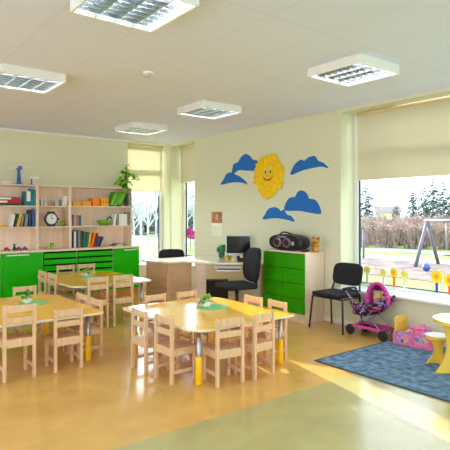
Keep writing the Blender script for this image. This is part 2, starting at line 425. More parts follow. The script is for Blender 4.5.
chair('l', 2.715, 6.13, 2, "taller child's chair, back to us, at the rear table, left of two in front")
chair('l', 3.07, 6.13, -3, "taller child's chair, back to us, at the rear table, right of two in front")
chair('l', 2.93, 7.86, 180, "child's chair across the rear table before the slatted drawers, left of two")
chair('l', 3.265, 7.84, 180, "child's chair across the rear table behind its plant, right of two")
chair('l', 2.375, 6.88, -90, "child's chair at the left end of the rear table, nearer of the two")
chair('l', 2.37, 7.27, -90, "child's chair at the left end of the rear table, farther of the two")
chair('s', 2.735, 3.425, -8, "child's chair, back to us, at the right table, left of two in front")
chair('s', 3.12, 3.41, 7, "child's chair, back to us, at the right table, right of two in front")
chair('s', 2.335, 3.88, -88, "child's chair at the left side of the right table, nearer of the two")
chair('s', 2.30, 4.27, -90, "child's chair at the left side of the right table, farther of the two")
chair('s', 2.87, 4.945, 186, "child's chair across the right table before the desk, left of two")
chair('s', 3.29, 4.945, 184, "child's chair across the right table before the desk, right of two")
chair('s', 3.665, 4.18, 90, "child's chair at the right side of the right table, farther of two")
chair('s', 3.675, 3.81, 86, "child's chair at the right side of the right table, nearer of two")

# ------------------------------------------------------------------ children's tables
def kid_table(x0, x1, y0, y1, zt, rr, label, inset=.11):
    cx, cy = (x0+x1)/2, (y0+y1)/2
    root = thing('child_table', label, 'table', (cx, cy, 0), 0, 'yellow nursery tables')
    out = rounded(x0-cx, x1-cx, y0-cy, y1-cy, rr)
    m = MB(); m.mi = 0; m.prism(out, zt-.022, zt, side_mi=1)
    m.build('table_top', ['table_yellow', 'table_edge'], root)
    m = MB(); q = inset+.02
    X0, X1, Y0, Y1 = x0-cx+q, x1-cx-q, y0-cy+q, y1-cy-q
    m.box(X0, X1, Y0-.01, Y0+.01, zt-.06, zt-.0225); m.box(X0, X1, Y1-.01, Y1+.01, zt-.06, zt-.0225)
    m.box(X0-.01, X0+.01, Y0+.01, Y1-.01, zt-.06, zt-.0225); m.box(X1-.01, X1+.01, Y0+.01, Y1-.01, zt-.06, zt-.0225)
    m.build('apron', 'steel', root)
    for lx in (x0-cx+inset, x1-cx-inset):
        for ly in (y0-cy+inset, y1-cy-inset):
            lg = MB().cyl((lx, ly, .02), (lx, ly, zt-.0225), .019).build('leg', 'steel', root)
            MB().lathe([(.029, 0), (.031, .008), (.031, .24), (.028, .248)], (lx, ly, 0)).build('leg_sleeve', 'leg_yellow', lg)
            lg['label'] = 'steel leg with yellow sleeve'
    return root
kid_table(2.42, 3.625, 3.50, 4.89, .50, (.17, .05, .2, .05), "yellow child's table with pale edge nearest the camera, shining white at its left")
kid_table(.95, 2.19, 4.77, 6.30, .50, (.17, .06, .3, .1), "yellow child's table at the left edge in front of the green cupboard", .13)
kid_table(2.42, 3.55, 6.20, 7.72, .56, (.2, .05, .25, .1), "yellow child's table farthest back before the green drawers")

def doily(x, y, z, rx, ry, label):
    m = MB(); n = 48
    m.prism([(rx*(1+.05*math.cos(12*2*PI*i/n))*math.cos(2*PI*i/n), ry*(1+.05*math.cos(12*2*PI*i/n))*math.sin(2*PI*i/n)) for i in range(n)], 0, .003)
    o = m.build('table_mat', 'leg_green'); o.location = (x, y, z); tag(o, label, 'table mat', 'green table mats'); return o
doily(3.19, 4.30, .5, .17, .17, "round green mat under the plant on the nearest right table")
doily(1.77, 5.72, .5, .16, .16, "round green mat under the plant on the left table")
doily(2.98, 7.05, .56, .15, .15, "round green mat under the plant on the rear table")
def table_plant(x, y, z, label, seed, s_=1.0):
    rnd = random.Random(seed)
    root = thing('potted_plant', label, 'potted plant', (x, y, z), 0, 'table plants')
    MB().lathe([(.032*s_, 0), (.045*s_, .01), (.05*s_, .05*s_), (.043*s_, .066*s_), (.036*s_, .06*s_)]).build('pot', 'white_paint', root)
    m = MB()
    for k in range(42):
        a = rnd.uniform(0, 2*PI); e = rnd.uniform(.1, 1.3)
        d = (math.cos(a)*math.cos(e), math.sin(a)*math.cos(e), math.sin(e))
        b = (d[0]*.03*s_, d[1]*.03*s_, .055*s_+d[2]*.04*s_)
        m.mi = 1 if rnd.random() < .3 else 0
        m.leaf(b, d, rnd.uniform(.05, .09)*s_, .035*s_, rnd.uniform(.1, .6))
    m.build('foliage', ['leaf', 'leaf_dark'], root)
table_plant(3.13, 4.33, .503, 'small bushy green plant on the mat of the nearest right table', 1)
table_plant(1.71, 5.75, .503, 'small green plant in a white pot on the left table', 2)
table_plant(2.985, 7.14, .563, 'small dark green plant in a white pot on the rear table', 3)

# ------------------------------------------------------------------ wall of cupboards
CF, CB = 8.25, YB-.005
def cabinet(x0, x1, kind, label, hinge='l', hx=None):
    cx = (x0+x1)/2; root = thing('base_cabinet' if kind == 'door' else 'drawer_unit', label, 'cabinet', (cx, CF, 0), 0, 'green base cabinets')
    w = (x1-x0)/2-.002; d = CB-CF
    m = MB(); m.box(-w, w, .02, d, .13, .869); m.build('body', 'carcass', root)
    MB().box(-w, w, .04, d-.02, 0, .13).build('plinth', 'plinth', root)
    if kind == 'door':
        dr = MB().box(-w+.004, w-.004, 0, .0195, .14, .865).build('door', 'green', root, bevel=.002)
        h0, h1 = hx
        hb = MB(); hb.box(h0-cx, h1-cx, -.03, -.018, .828, .846); hb.box(h0-cx+.01, h0-cx+.02, -.018, 0, .832, .842); hb.box(h1-cx-.02, h1-cx-.01, -.018, 0, .832, .842)
        hb.build('handle', 'white_paint', dr)
    else:
        n = 7; st = (.865-.14)/n
        MB().box(-w+.004, w-.004, .017, .0195, .14, .865).build('gap_shade_sheet', 'gap_shade', root)  # dark sheet painted in place of shade in the open gaps
        for k in range(n):
            MB().box(-w+.012, w-.012, 0, .0165, .14+st*k, .14+st*(k+1)-.028).build('drawer', 'green', root, bevel=.002)
    return root
cabinet(1.42, 2.09, 'door', 'bright green cupboard with white bar handle, cut by the left edge', hx=(1.80, 2.05))
cabinet(2.09, 2.71, 'door', 'bright green cupboard door beside the slatted drawers, below the books', hx=(2.14, 2.48))
cabinet(2.71, 3.28, 'drawers', 'green slatted drawer unit under the shelf with the round clock')
cabinet(3.28, 3.94, 'drawers', 'green slatted drawer unit under the shelf with orange boxes')
cabinet(3.94, 4.455, 'door', 'bright green cupboard at the right end of the row by the window', hx=(4.14, 4.42))
ct = MB().box(1.40, 4.46, CF-.012, CB, .87, .90).build('worktop', 'carcass', bevel=.003)
tag(ct, 'long pale wooden worktop over the green cabinets', 'worktop')
SB0, SB1 = 8.40, YB-.005
def shelf_unit(x0, x1, label, cut=False):
    cx = (x0+x1)/2; root = thing('shelf_unit', label, 'shelf', (cx, SB0, .90), 0, 'pale open shelf units'); w = (x1-x0)/2-.001; d = SB1-SB0; t = .02; z1 = 1.06
    for s_ in (-1, 1):
        MB().box(min(s_*w, s_*(w-t)), max(s_*w, s_*(w-t)), 0, d, 0, z1).build('side_panel', 'carcass', root)
    MB().box(-w+t, w-t, 0, d, z1-t, z1).build('top_panel', 'carcass', root)
    MB().box(-w+t, w-t, d-.01, d, 0, z1-t).build('back_panel', 'carcass_back', root)
    for z in (.375, .72): MB().box(-w+t, w-t, .002, d-.01, z-.018, z).build('shelf_board', 'carcass', root)
    return root
shelf_unit(1.42, 2.665, 'open pale wood shelf at the left with red binders and leaning books')
shelf_unit(2.665, 3.215, 'narrow open pale wood shelf holding the round black clock')
shelf_unit(3.215, 4.385, 'open pale wood shelf at the right with orange boxes and green boards')

ZA, ZB_, ZC = .90, 1.275, 1.62      # the three levels things stand on
def book(x, z, w, h, col, label, lean=0.0, d=.17, y=8.425, group='shelf books', pages=True):
    """a standing book with its spine to us; lean in degrees to the right"""
    root = thing('book', label, 'book', (x, y, z), 0, group)
    root.rotation_euler = (0, R(lean), 0)
    if lean: root.location.z = z + (w*math.sin(R(abs(lean))) if lean > 0 else 0) + .0005
    m = MB(); m.box(0, w, 0, .003, 0, h); m.box(0, .003, .003, d, 0, h); m.box(w-.003, w, .003, d, 0, h)
    m.build('cover', col, root)
    MB().box(.003, w-.003, .003, d-.004, .003, h-.003).build('page_block', 'white', root)
    return root
def box_thing(name, x0, x1, z0, z1, col, label, cat, y0=8.43, y1=8.60, bevel=.006, group=None, open_top=False, parts=None):
    cx = (x0+x1)/2; root = thing(name, label, cat, (cx, y0, z0), 0, group); w = (x1-x0)/2; h = z1-z0; d = y1-y0
    if open_top:
        m = MB(); t = .006
        m.box(-w, w, 0, d, 0, t); m.box(-w, -w+t, 0, d, t, h); m.box(w-t, w, 0, d, t, h); m.box(-w+t, w-t, 0, t, t, h); m.box(-w+t, w-t, d-t, d, t, h)
        m.build('body', col, root)
        rm = MB(); e = .008
        rm.box(-w-e, w+e, -e, 0, h-.02, h); rm.box(-w-e, w+e, d, d+e, h-.02, h); rm.box(-w-e, -w, 0, d, h-.02, h); rm.box(w, w+e, 0, d, h-.02, h)
        rm.build('rim', col, root)
    else:
        MB().box(-w, w, 0, d, 0, h).build('body', col, root, bevel=bevel)
    if parts: parts(root, w, d, h)
    return root
# left bay, top: binders and a magazine box
def label_strip(a, b, col='white'):
    return lambda r, w, d, h: MB().box(-w+a*2*w, -w+b*2*w, -.003, 0, h*.2, h*.8).build('label', col, r)
box_thing('binder', 1.86, 2.395, ZC, ZC+.035, 'dkgreen', 'dark green binder lying at the bottom of the shelf stack', 'binder', bevel=.003)
box_thing('binder', 1.88, 2.40, ZC+.036, ZC+.085, 'red', 'red binder with white label lying in the middle of the stack', 'binder', bevel=.003, parts=label_strip(.1, .62))
box_thing('binder', 1.85, 2.395, ZC+.086, ZC+.135, 'red', 'red binder lying on top of the stack on the upper left shelf', 'binder', bevel=.003, parts=label_strip(.2, .75))
box_thing('magazine_file', 2.565, 2.635, ZC, ZC+.27, 'teal', 'tall teal file box at the right end of the upper left shelf', 'file box', bevel=.003)
box_thing('magazine_file', 2.475, 2.56, ZC, ZC+.235, 'teal', 'teal file box with a white picture panel on the upper left shelf', 'file box', bevel=.003,
          parts=lambda r, w, d, h: MB().box(-w+.025, w, -.004, 0, .07, h).build('picture_panel', 'white', r))
# left bay, middle: leaning books
book(1.9, ZB_+.0, .30, .03, 'yellow_card', 'flat yellow book lying at the left of the middle left shelf', d=.2)
for x, w, h, c, ln, lb in [(2.235, .05, .20, 'white', 12, 'white book leaning right on the middle left shelf'), (2.30, .022, .215, 'dkgreen', 14, 'dark green book leaning on the middle left shelf'),
        (2.335, .045, .205, 'yellow_card', 16, 'yellow book leaning on the middle left shelf'), (2.395, .03, .20, 'grey_card', 14, 'grey book leaning beside the yellow one'),
        (2.46, .045, .21, 'grey_card', 6, 'thick grey book beside the blue books'), (2.525, .035, .275, 'navy', 4, 'tall navy book on the middle left shelf'), (2.585, .04, .285, 'blue_card', 0, 'tall blue book at the end of the middle left shelf')]:
    book(x, ZB_, w, h, c, lb, ln)
# left bay, bottom: small toys
def toy_car(x, z, col, label, L=.09):
    r = thing('toy_car', label, 'toy car', (x, 8.45, z))
    m = MB(); m.prism([(-L/2, .012), (L/2, .012), (L/2, .03), (L*.25, .034), (L*.12, .055), (-L*.25, .055), (-L*.38, .034), (-L/2, .032)], -.02, .02, lambda a, b, t: (a, t, b)); m.build('body', col, r, bevel=.002)
    for sx in (-.3, .3):
        for sy in (-1, 1): MB().cyl((L*sx, sy*.014, .012), (L*sx, sy*.024, .012), .012, seg=10).build('wheel', 'black', r)
toy_car(2.20, ZA, 'red', 'little red toy car on the worktop under the left shelf')
toy_car(2.385, ZA, 'purple', 'purple toy car on the worktop, left of two')
toy_car(2.48, ZA, 'purple', 'purple toy car on the worktop, right of two', .07)
fg = thing('toy_figure', 'small dark green toy figure standing on the worktop', 'toy', (2.315, 8.45, ZA))
MB().lathe([(.026, 0), (.03, .02), (.016, .06), (.02, .07)]).build('body', 'dkgreen', fg); MB().ball((0, 0, .088), .02, 10, 8).build('head', 'leaf_dark', fg)
# middle bay
box_thing('storage_box', 2.73, 2.775, ZC, ZC+.10, 'clear_box', 'left of two cloudy plastic jars on the upper middle shelf', 'box', parts=lambda r, w, d, h: MB().box(-w-.002, w+.002, -.002, d+.002, h, h+.01).build('lid', 'silver', r), y1=8.50)
box_thing('storage_box', 2.785, 2.83, ZC, ZC+.10, 'clear_box', 'right of two cloudy plastic jars on the upper middle shelf', 'box', parts=lambda r, w, d, h: MB().box(-w-.002, w+.002, -.002, d+.002, h, h+.01).build('lid', 'silver', r), y1=8.50)
box_thing('storage_box', 2.965, 3.03, ZC, ZC+.085, 'clear_box', 'low cloudy plastic box beside the leaning papers', 'box', parts=lambda r, w, d, h: MB().box(-w-.002, w+.002, -.002, d+.002, h, h+.01).build('lid', 'silver', r), y1=8.50)
book(3.035, ZC, .035, .09, 'grey_card', 'short grey booklet on the upper middle shelf', 4)
book(3.085, ZC, .03, .165, 'white', 'white booklet leaning on the upper middle shelf, left of two', 10); book(3.128, ZC, .028, .165, 'white', 'white booklet leaning on the upper middle shelf, right of two', 8)
ck = thing('clock', 'round black clock with white face standing on the middle shelf', 'clock', (2.90, 8.44, ZB_))
m = MB(); oct_ = [(.112*math.cos(2*PI*i/28), .125+.112*math.sin(2*PI*i/28)) for i in range(28)]
m.prism(oct_, -.02, .02, lambda a, b, t: (a, t, b)); m.build('case', 'black', ck, bevel=.006)
m = MB(); m.prism([(-.06, 0), (.06, 0), (.075, .06), (-.075, .06)], -.018, .018, lambda a, b, t: (a, t, b)); m.build('foot', 'black', ck)
m = MB(); m.prism([(-.065, .215), (.065, .215), (.055, .252), (-.055, .252)], -.018, .018, lambda a, b, t: (a, t, b)); m.build('strap_end', 'black', ck)
MB().cyl((.108, 0, .125), (.135, 0, .125), .016, seg=10).build('crown', 'black', ck)
m = MB(); m.prism([(.088*math.cos(2*PI*i/28), .125+.088*math.sin(2*PI*i/28)) for i in range(28)], -.024, -.0205, lambda a, b, t: (a, t, b)); m.build('face', 'clock_face', ck)
m = MB(); m.bar((0, -.026, .125), (0, -.026, .185), .008, .003, (0, 1, 0)); m.bar((0, -.026, .125), (.035, -.026, .14), .008, .003, (0, 1, 0)); m.build('hands', 'black', ck)
m = MB()
for k in range(12):
    a = 2*PI*k/12; m.bar((.07*math.sin(a), -.0255, .125+.07*math.cos(a)), (.08*math.sin(a), -.0255, .125+.08*math.cos(a)), .005, .002, (0, 1, 0))
m.build('hour_marks', 'black', ck)
pp = thing('potted_plant', 'tiny yellow green plant in a pale pot beside the clock', 'potted plant', (3.10, 8.46, ZB_))
MB().lathe([(.026, 0), (.034, .055), (.03, .06)]).build('pot', 'lime', pp)
m = MB(); rnd = random.Random(5)
for k in range(16):
    a = rnd.uniform(0, 2*PI); m.leaf((0, 0, .055), (math.cos(a), math.sin(a)*.6, rnd.uniform(.4, 1.6)), rnd.uniform(.06, .1), .024, .4)
m.build('foliage', 'leaf', pp)
m = MB()
book(2.70, ZA, .16, .02, 'pink_card', 'salmon book lying flat on the worktop below the clock'); book(2.71, ZA+.0205, .14, .02, 'lime', 'green booklet lying on the salmon book below the clock')
box_thing('storage_box', 2.895, 2.95, ZA, ZA+.085, 'lime', 'little green box on the worktop below the clock', 'box', y1=8.48, parts=lambda r, w, d, h: MB().box(-w-.002, w+.002, -.002, d+.002, h, h+.008).build('lid', 'dkgreen', r))
# right bay, top
box_thing('storage_basket', 3.27, 3.42, ZC, ZC+.085, 'amber', 'low amber basket at the left of the upper right shelf', 'basket', open_top=True)
box_thing('storage_basket', 3.44, 3.60, ZC, ZC+.085, 'amber', 'low amber basket between the other basket and orange box', 'basket', open_top=True)
box_thing('storage_basket', 3.63, 3.765, ZC, ZC+.145, 'orange_card', 'tall dark orange box on the upper right shelf', 'basket', open_top=True)
def two_spots(r, w, d, h):
    for s_ in (-1, 1): MB().cyl((s_*w*.42, -.003, h*.52), (s_*w*.42, .002, h*.52), .014, seg=12).build('printed_dot', 'red', r)
box_thing('storage_basket', 3.785, 3.93, ZC, ZC+.145, 'amber', 'tall yellow orange box with red dots beside the green boards', 'basket', open_top=True, parts=two_spots)
def board(x, col, lean, label, w=.05, h=.265):
    r = thing('folder_board', label, 'folder', (x, 8.425, ZC+.0005), 0, 'leaning green folders'); r.rotation_euler = (0, R(lean), 0); r.location.z += w*math.sin(R(lean))
    MB().box(0, w, 0, .2, 0, h).build('cover', col, r, bevel=.004)
    MB().box(w*.2, w*.8, -.003, 0, h*.1, h*.9).build('spine_label', 'lime' if col != 'lime' else 'board_green', r)
board(3.95, 'board_green', 25, 'mid green thick folder leaning, leftmost of three', .062); board(4.03, 'lime', 25, 'lime green folder leaning between two darker ones', .05)
board(4.09, 'board_green', 25, 'mid green wide folder leaning, rightmost of three', .09)
book(4.325, ZC, .03, .24, 'grey_card', 'grey folder upright at the right end of the upper shelf')
# right bay, middle
for x, w, h, c, ln, lb in [(3.245, .035, .20, 'blue_card', 0, 'blue grey book at the left end of the middle right shelf'), (3.285, .05, .185, 'pink_card', 0, 'salmon book beside the blue grey one'),
        (3.34, .035, .18, 'grey_card', 0, 'grey book next to the teal one'), (3.385, .032, .185, 'teal', 0, 'slim teal book on the middle right shelf')]:
    book(x, ZB_, w, h, c, lb, ln)
bw = thing('bowl', 'lime green bowl with dark handle on the middle right shelf', 'bowl', (3.87, 8.50, ZB_))
MB().lathe([(.07, 0), (.11, .05), (.125, .095), (.117, .095), (.10, .05), (.06, .01)], seg=24).build('body', 'lime', bw)
m = MB(); m.tube([(.06, .0, .09), (.08, 0, .14), (.12, 0, .15), (.15, 0, .12)], .012); m.build('handle', 'soil', bw)
for k, (x, w, h, ln) in enumerate([(4.02, .04, .205, 8), (4.085, .045, .215, 0), (4.135, .05, .20, 0), (4.19, .045, .215, 0), (4.24, .05, .205, 0), (4.295, .045, .235, 0)]):
    book(x, ZB_, w, h, ['white', 'grey_card', 'white', 'paper_lines', 'white', 'grey_card'][k], ['leaning white book beside the green bowl', 'grey spined book first after the leaning white one', 'white book between a grey and a cream one', 'cream book between two white ones',
        'white book beside the tall grey one', 'tall grey book at the right end of the middle shelf'][k], ln)
# right bay, bottom
for x, w, h, c, ln, lb in [(3.245, .04, .285, 'black', 0, 'black spined file at the left end of the lower right books'), (3.29, .035, .285, 'white', 0, 'white file beside the black one'), (3.33, .03, .30, 'navy', 0, 'tall dark book beside the white file'),
        (3.365, .04, .28, 'grey_card', 0, 'grey file among the lower right books'), (3.41, .03, .285, 'dkgreen', 2, 'dark green book among the lower right books'), (3.452, .035, .275, 'leaf_dark', 4, 'mid green book among the lower right books'),
        (3.50, .03, .27, 'teal', 6, 'teal slim book among the lower right books'), (3.54, .035, .265, 'yellow_card', 8, 'yellow book among the lower right books'), (3.595, .035, .255, 'orange_card', 14, 'orange book leaning on the lower right shelf'), (3.645, .022, .25, 'red', 16, 'red book leaning on the lower right shelf'),
        (3.69, .03, .19, 'blue_card', 20, 'blue book leaning, left of two blue ones'), (3.735, .03, .185, 'navy', 24, 'navy book leaning at the right of the row')]:
    book(x, ZA, w, h, c, lb, ln)
for k, (x0, x1, z) in enumerate([(4.03, 4.27, ZA), (4.08, 4.24, ZA+.022)]):
    box_thing('folder', x0, x1, z, z+.02, 'grey_card', ['grey folder lying on the worktop at the right, lower of two', 'smaller grey folder lying on another at the right'][k], 'folder', bevel=.002, parts=lambda r, w, d, h: MB().box(-w*.5, w*.5, -.002, 0, h*.2, h*.8).build('spine_label', 'white', r))

# on top of the shelves
ZT = 1.96
tw = thing('toy_windmill', 'blue toy windmill with white blades standing on the shelf', 'toy', (2.39, 8.47, ZT))
MB().lathe([(.075, 0), (.07, .012), (.036, .02), (.03, .12), (.022, .22), (.03, .25), (.028, .275)]).build('tower', 'toy_blue', tw)
m = MB(); m.cyl((0, -.075, .262), (0, .035, .262), .034); m.ball((0, -.075, .262), .034, 12, 8); m.build('hub', 'toy_blue', tw)
for s_ in (-1, 1):
    m = MB(); m.prism([(s_*.02, .275), (s_*.10, .292 if s_ > 0 else .268), (s_*.21, .283 if s_ > 0 else .245), (s_*.20, .275 if s_ > 0 else .238), (s_*.10, .275 if s_ > 0 else .25), (s_*.02, .26)], -.085, -.079, lambda a, b, t: (a, t, b)); m.build('blade', 'white', tw)
ds = thing('toy_boat', 'flat white toy at the left end of the shelf top', 'toy', (2.19, 8.47, ZT))
MB().ball((0, 0, .028), .09, 16, 10, (1, .6, .31)).build('hull', 'white', ds); MB().box(-.03, .03, -.02, .02, .045, .062).build('cabin', 'white_paint', ds, bevel=.006)
ds = thing('toy_boat', 'white toy on a small blue stand beside the windmill', 'toy', (2.61, 8.47, ZT))
MB().ball((.03, 0, .115), .085, 16, 10, (1, .5, .27)).build('hull', 'white', ds)
m = MB(); m.cyl((-.02, 0, 0), (-.02, 0, .10), .011); m.lathe([(.04, 0), (.03, .012)], (-.02, 0, 0)); m.build('stand', 'toy_blue', ds)
vp = thing('vine_plant', 'trailing light green plant on top of the shelf by the window', 'potted plant', (4.28, 8.50, ZT))
MB().lathe([(.045, 0), (.055, .08), (.05, .085)]).build('pot', 'soil', vp)
m = MB(); rnd = random.Random(11); tips = []
for (px_, pz) in [((0, 0, .08), (.02, 0, .24)), ((.02, 0, .24), (.04, -.01, .43)), ((.01, 0, .16), (.14, -.03, .27)), ((.14, -.03, .27), (.22, -.03, .16)), ((0, 0, .1), (-.12, -.04, .17)), ((-.12, -.04, .17), (-.18, -.08, .06)), ((0, 0, .1), (.1, -.06, .12)), ((.02, 0, .2), (-.06, -.02, .33)), ((0, 0, .09), (-.02, -.1, .06)), ((-.02, -.1, .06), (-.03, -.14, -.06))]:
    m.cyl(px_, pz, .006, .005, 6, False)
    for k in range(12):
        t = (k+.5)/12; tips.append(Vector(px_).lerp(Vector(pz), t))
m.build('stem', 'soil', vp)
m = MB()
for p in tips:
    a = rnd.uniform(0, 2*PI); m.leaf(p, (math.cos(a), math.sin(a)*.7, rnd.uniform(-.5, .8)), rnd.uniform(.09, .14), .075, rnd.uniform(.1, .5))
m.build('foliage', 'leaf', vp)

# ------------------------------------------------------------------ teacher's corner
desk = thing('corner_desk', 'white topped corner desk with beech front panels', 'desk', (4.7, 6.6, 0))
D = lambda pts: [(x-4.7, y-6.6) for x, y in pts]
curve = [(4.0, 7.31), (3.99, 7.22), (4.04, 6.98), (4.08, 6.78), (4.13, 6.69), (4.24, 6.65), (4.40, 6.64), (4.44, 6.60), (4.44, 6.50), (4.45, 6.40), (4.53, 6.27), (4.60, 6.13), (4.94, 5.86), (5.02, 5.76), (5.06, 5.60), (5.41, 5.60), (5.41, 7.31)]
MB().prism(D(curve), .715, .742).build('worktop', 'desk_white', desk, bevel=.003)
MB().bar((4.06-4.7, 7.27-6.6, .357), (4.125-4.7, 6.73-6.6, .357), .022, .714).build('front_panel', 'desk_brown', desk)
MB().bar((4.13-4.7, 6.715-6.6, .357), (4.50-4.7, 6.63-6.6, .357), .022, .714).build('front_panel', 'desk_brown', desk)
MB().bar((4.465-4.7, 6.43-6.6, .357), (4.565-4.7, 6.32-6.6, .357), .022, .714).build('side_panel', 'desk_pale', desk)
MB().bar((5.06-4.7, 5.63-6.6, .357), (5.40-4.7, 5.63-6.6, .357), .022, .714).build('side_panel', 'desk_pale', desk)
MB().bar((4.66-4.7, 6.18-6.6, .63), (4.96-4.7, 5.945-6.6, .63), .30, .018).build('keyboard_tray', 'desk_white', desk)
m = MB(); m.bar((4.60-4.7, 6.155-6.6, .672), (4.92-4.7, 5.90-6.6, .672), .02, .03); m.build('tray_rail', 'silver', desk)
ang = math.degrees(math.atan2(5.86-6.13, 4.94-4.60))      # direction of the diagonal front edge
kb = thing('keyboard', 'black keyboard on the pull-out tray of the desk', 'keyboard', (4.805, 6.055, .639), ang)
MB().box(-.17, .17, -.06, .06, 0, .02).build('body', 'black', kb, bevel=.004)
m = MB()
for r_ in range(4):
    for c_ in range(14): m.box(-.16+c_*.0231, -.142+c_*.0231, -.05+r_*.026, -.03+r_*.026, .02, .026)
m.build('keys', 'screen', kb)
mo = thing('monitor', 'flat computer monitor with silver frame on the desk', 'monitor', (5.16, 6.255, .742), ang)
MB().lathe([(.10, 0), (.10, .012), (.05, .02)]).build('base', 'silver', mo)
MB().box(-.03, .03, -.005, .025, .02, .16).build('neck', 'silver', mo)
MB().box(-.205, .205, -.02, .02, .085, .40).build('case', 'silver', mo, bevel=.006)
MB().box(-.188, .188, -.0235, -.0205, .115, .385).build('screen', 'screen', mo)
sp = thing('desk_speaker', 'small black speaker beside the monitor foot', 'speaker', (5.19, 6.10, .742), ang)
MB().box(-.05, .05, -.05, .05, 0, .13).build('body', 'black', sp, bevel=.006); MB().cyl((0, -.051, .07), (0, -.054, .07), .035).build('cone', 'screen', sp)
tp = thing('telephone', 'low black telephone on the desk in front of the monitor', 'telephone', (5.06, 6.04, .742), ang)
MB().prism([(-.07, 0), (.07, 0), (.07, .055), (-.07, .025)], -.08, .08, lambda a, b, t: (t, a, b)).build('body', 'black', tp, bevel=.004); MB().bar((-.06, -.05, .055), (-.06, .06, .07), .04, .03).build('handset', 'screen', tp)
box_thing('pen_cup', 5.08, 5.14, .742, .80, 'yellow_card', 'yellow pot of pens left of the monitor foot', 'pen pot', y0=6.42, y1=6.48, open_top=True, parts=lambda r, w, d, h: [MB().cyl((-.01+.01*k, .03, .007), (-.02+.02*k, .03+.008*k, .12), .004, seg=8).build('pencil', ['red', 'blue_card', 'lime'][k], r) for k in range(3)])
pc = thing('computer_tower', 'black computer tower under the corner desk', 'computer', (4.93, 6.42, 0), ang)
MB().box(-.24, .12, -.10, .10, .01, .43).build('case', 'black', pc, bevel=.006); MB().box(-.232, -.06, -.106, -.1005, .02, .42).build('side_panel', 'rubber', pc); MB().box(-.05, .112, -.106, -.1005, .02, .42).build('side_panel', 'rubber', pc)
m = MB(); m.box(-.225, -.205, -.09, .09, 0, .0095); m.box(.085, .105, -.09, .09, 0, .0095); m.build('foot', 'rubber', pc)
ca = thing('cactus', 'green cactus in a small pot on the desk by the wall', 'cactus', (5.27, 6.84, .742))
MB().lathe([(.045, 0), (.06, .07), (.055, .075)]).build('pot', 'cactus', ca)
m = MB(); m.ball((0, 0, .13), .05, 12, 10, (1, 1, 1.5)); m.ball((.05, -.04, .14), .03, 10, 8, (1, 1, 1.8)); m.ball((-.045, .04, .13), .028, 10, 8, (1, 1, 1.7)); m.ball((.04, -.02, .19), .022, 10, 8, (1, 1, 1.5)); m.build('stem', 'cactus', ca)
m = MB()
for k in range(9):
    a = k*2.4; m.leaf((.02*math.cos(a), .02*math.sin(a), .15), (math.cos(a), math.sin(a), 1.6), .10, .018, .1)
m.build('spines', 'leaf_dark', ca)
oc = thing('orchid', 'tall magenta orchid standing in the slim window behind the desk', 'orchid', (5.53, 8.20, SILL))
oc.scale = (1.35, 1.35, 1.42)
MB().lathe([(.045, 0), (.062, .09), (.055, .095)]).build('pot', 'white_paint', oc)
m = MB()
for a, L in ((.2, .17), (1.5, .12), (2.6, .16), (3.6, .18), (5.2, .15)): m.leaf((0, 0, .09), (math.cos(a), math.sin(a), .55), L, .06, .35)
m.build('foliage', 'leaf_dark', oc)
m = MB(); m.tube([(0, 0, .09), (.01, 0, .25), (0, -.01, .38), (-.02, -.02, .45)], .005, 6); m.build('stem', 'leaf_dark', oc)
for bx_, bz in ((-.03, .46), (.025, .43), (-.02, .395), (.03, .385)):
    m = MB()
    for k in range(5):
        a = 2*PI*k/5+.3; m.ball((bx_+.026*math.cos(a)*.8, -.03-.026*math.cos(a)*.6, bz+.026*math.sin(a)), .022, 8, 6, (1, .5, 1))
    m.build('flower', 'magenta', oc)
pa = MB().bar((4.58-.12, 6.98, .7435), (4.58+.12, 6.90, .7435), .2, .0025).build('paper_sheet', 'white'); tag(pa, 'sheets of white paper lying on the desk top', 'paper')
# calendar on the wall
cl = thing('calendar', 'wall calendar with brown picture above the cactus', 'calendar', (XR, 7.17, 1.10))
MB().box(-.008, -.002, -.15, .15, .22, .42).build('picture_sheet', 'photo', cl)
MB().box(-.006, -.001, -.145, .145, 0, .2195).build('date_sheet', 'paper_lines', cl)
m = MB()
for k in range(6): m.box(-.0075, -.0065, -.12, .12, .03+.027*k, .034+.027*k)
m.build('printed_rows', 'grey_card', cl)
MB().box(-.0105, -.0085, -.05, .03, .28, .38).build('printed_portrait', 'pink_card', cl)
MB().cyl((-.012, 0, .425), (0, 0, .425), .006).build('pin', 'silver', cl)

# office chair
oc_ = thing('office_chair', 'black swivel office chair turned towards the desk', 'chair', (4.55, 5.55, 0), 75)
m = MB()
for k in range(5):
    a = 2*PI*k/5+.3; m.bar((0, 0, .09), (.27*math.cos(a), .27*math.sin(a), .07), .045, .03)
m.cyl((0, 0, .06), (0, 0, .12), .04); m.build('base', 'black', oc_)
for k in range(5):
    a = 2*PI*k/5+.3; MB().cyl((.27*math.cos(a)-.02, .27*math.sin(a), .028), (.27*math.cos(a)+.02, .27*math.sin(a), .028), .028).build('caster', 'rubber', oc_)
MB().cyl((0, 0, .12), (0, 0, .42), .026).build('gas_column', 'black_metal', oc_)
MB().box(-.24, .24, -.23, .25, .43, .51).build('seat', 'black_fabric', oc_, bevel=.038, bseg=4, smooth=True)
m = MB(); m.bar((0, -.18, .42), (0, -.30, .47), .07, .02); m.bar((0, -.30, .46), (0, -.30, .72), .07, .02, (0, 1, 0)); m.build('back_stem', 'black', oc_)
m = MB(); q = [(.225*abs(math.cos(t))**.62*(1 if math.cos(t) > 0 else -1), .755+.245*abs(math.sin(t))**.62*(1 if math.sin(t) > 0 else -1)) for t in [2*PI*(i+.5)/32 for i in range(32)]]
m.prism(q, -.285, -.215, lambda a, b, t: (a, t+.10*(a/.225)**2*.5-.12*(b-.5), b)); m.build('backrest', 'black_fabric', oc_, bevel=.024, bseg=3, smooth=True)

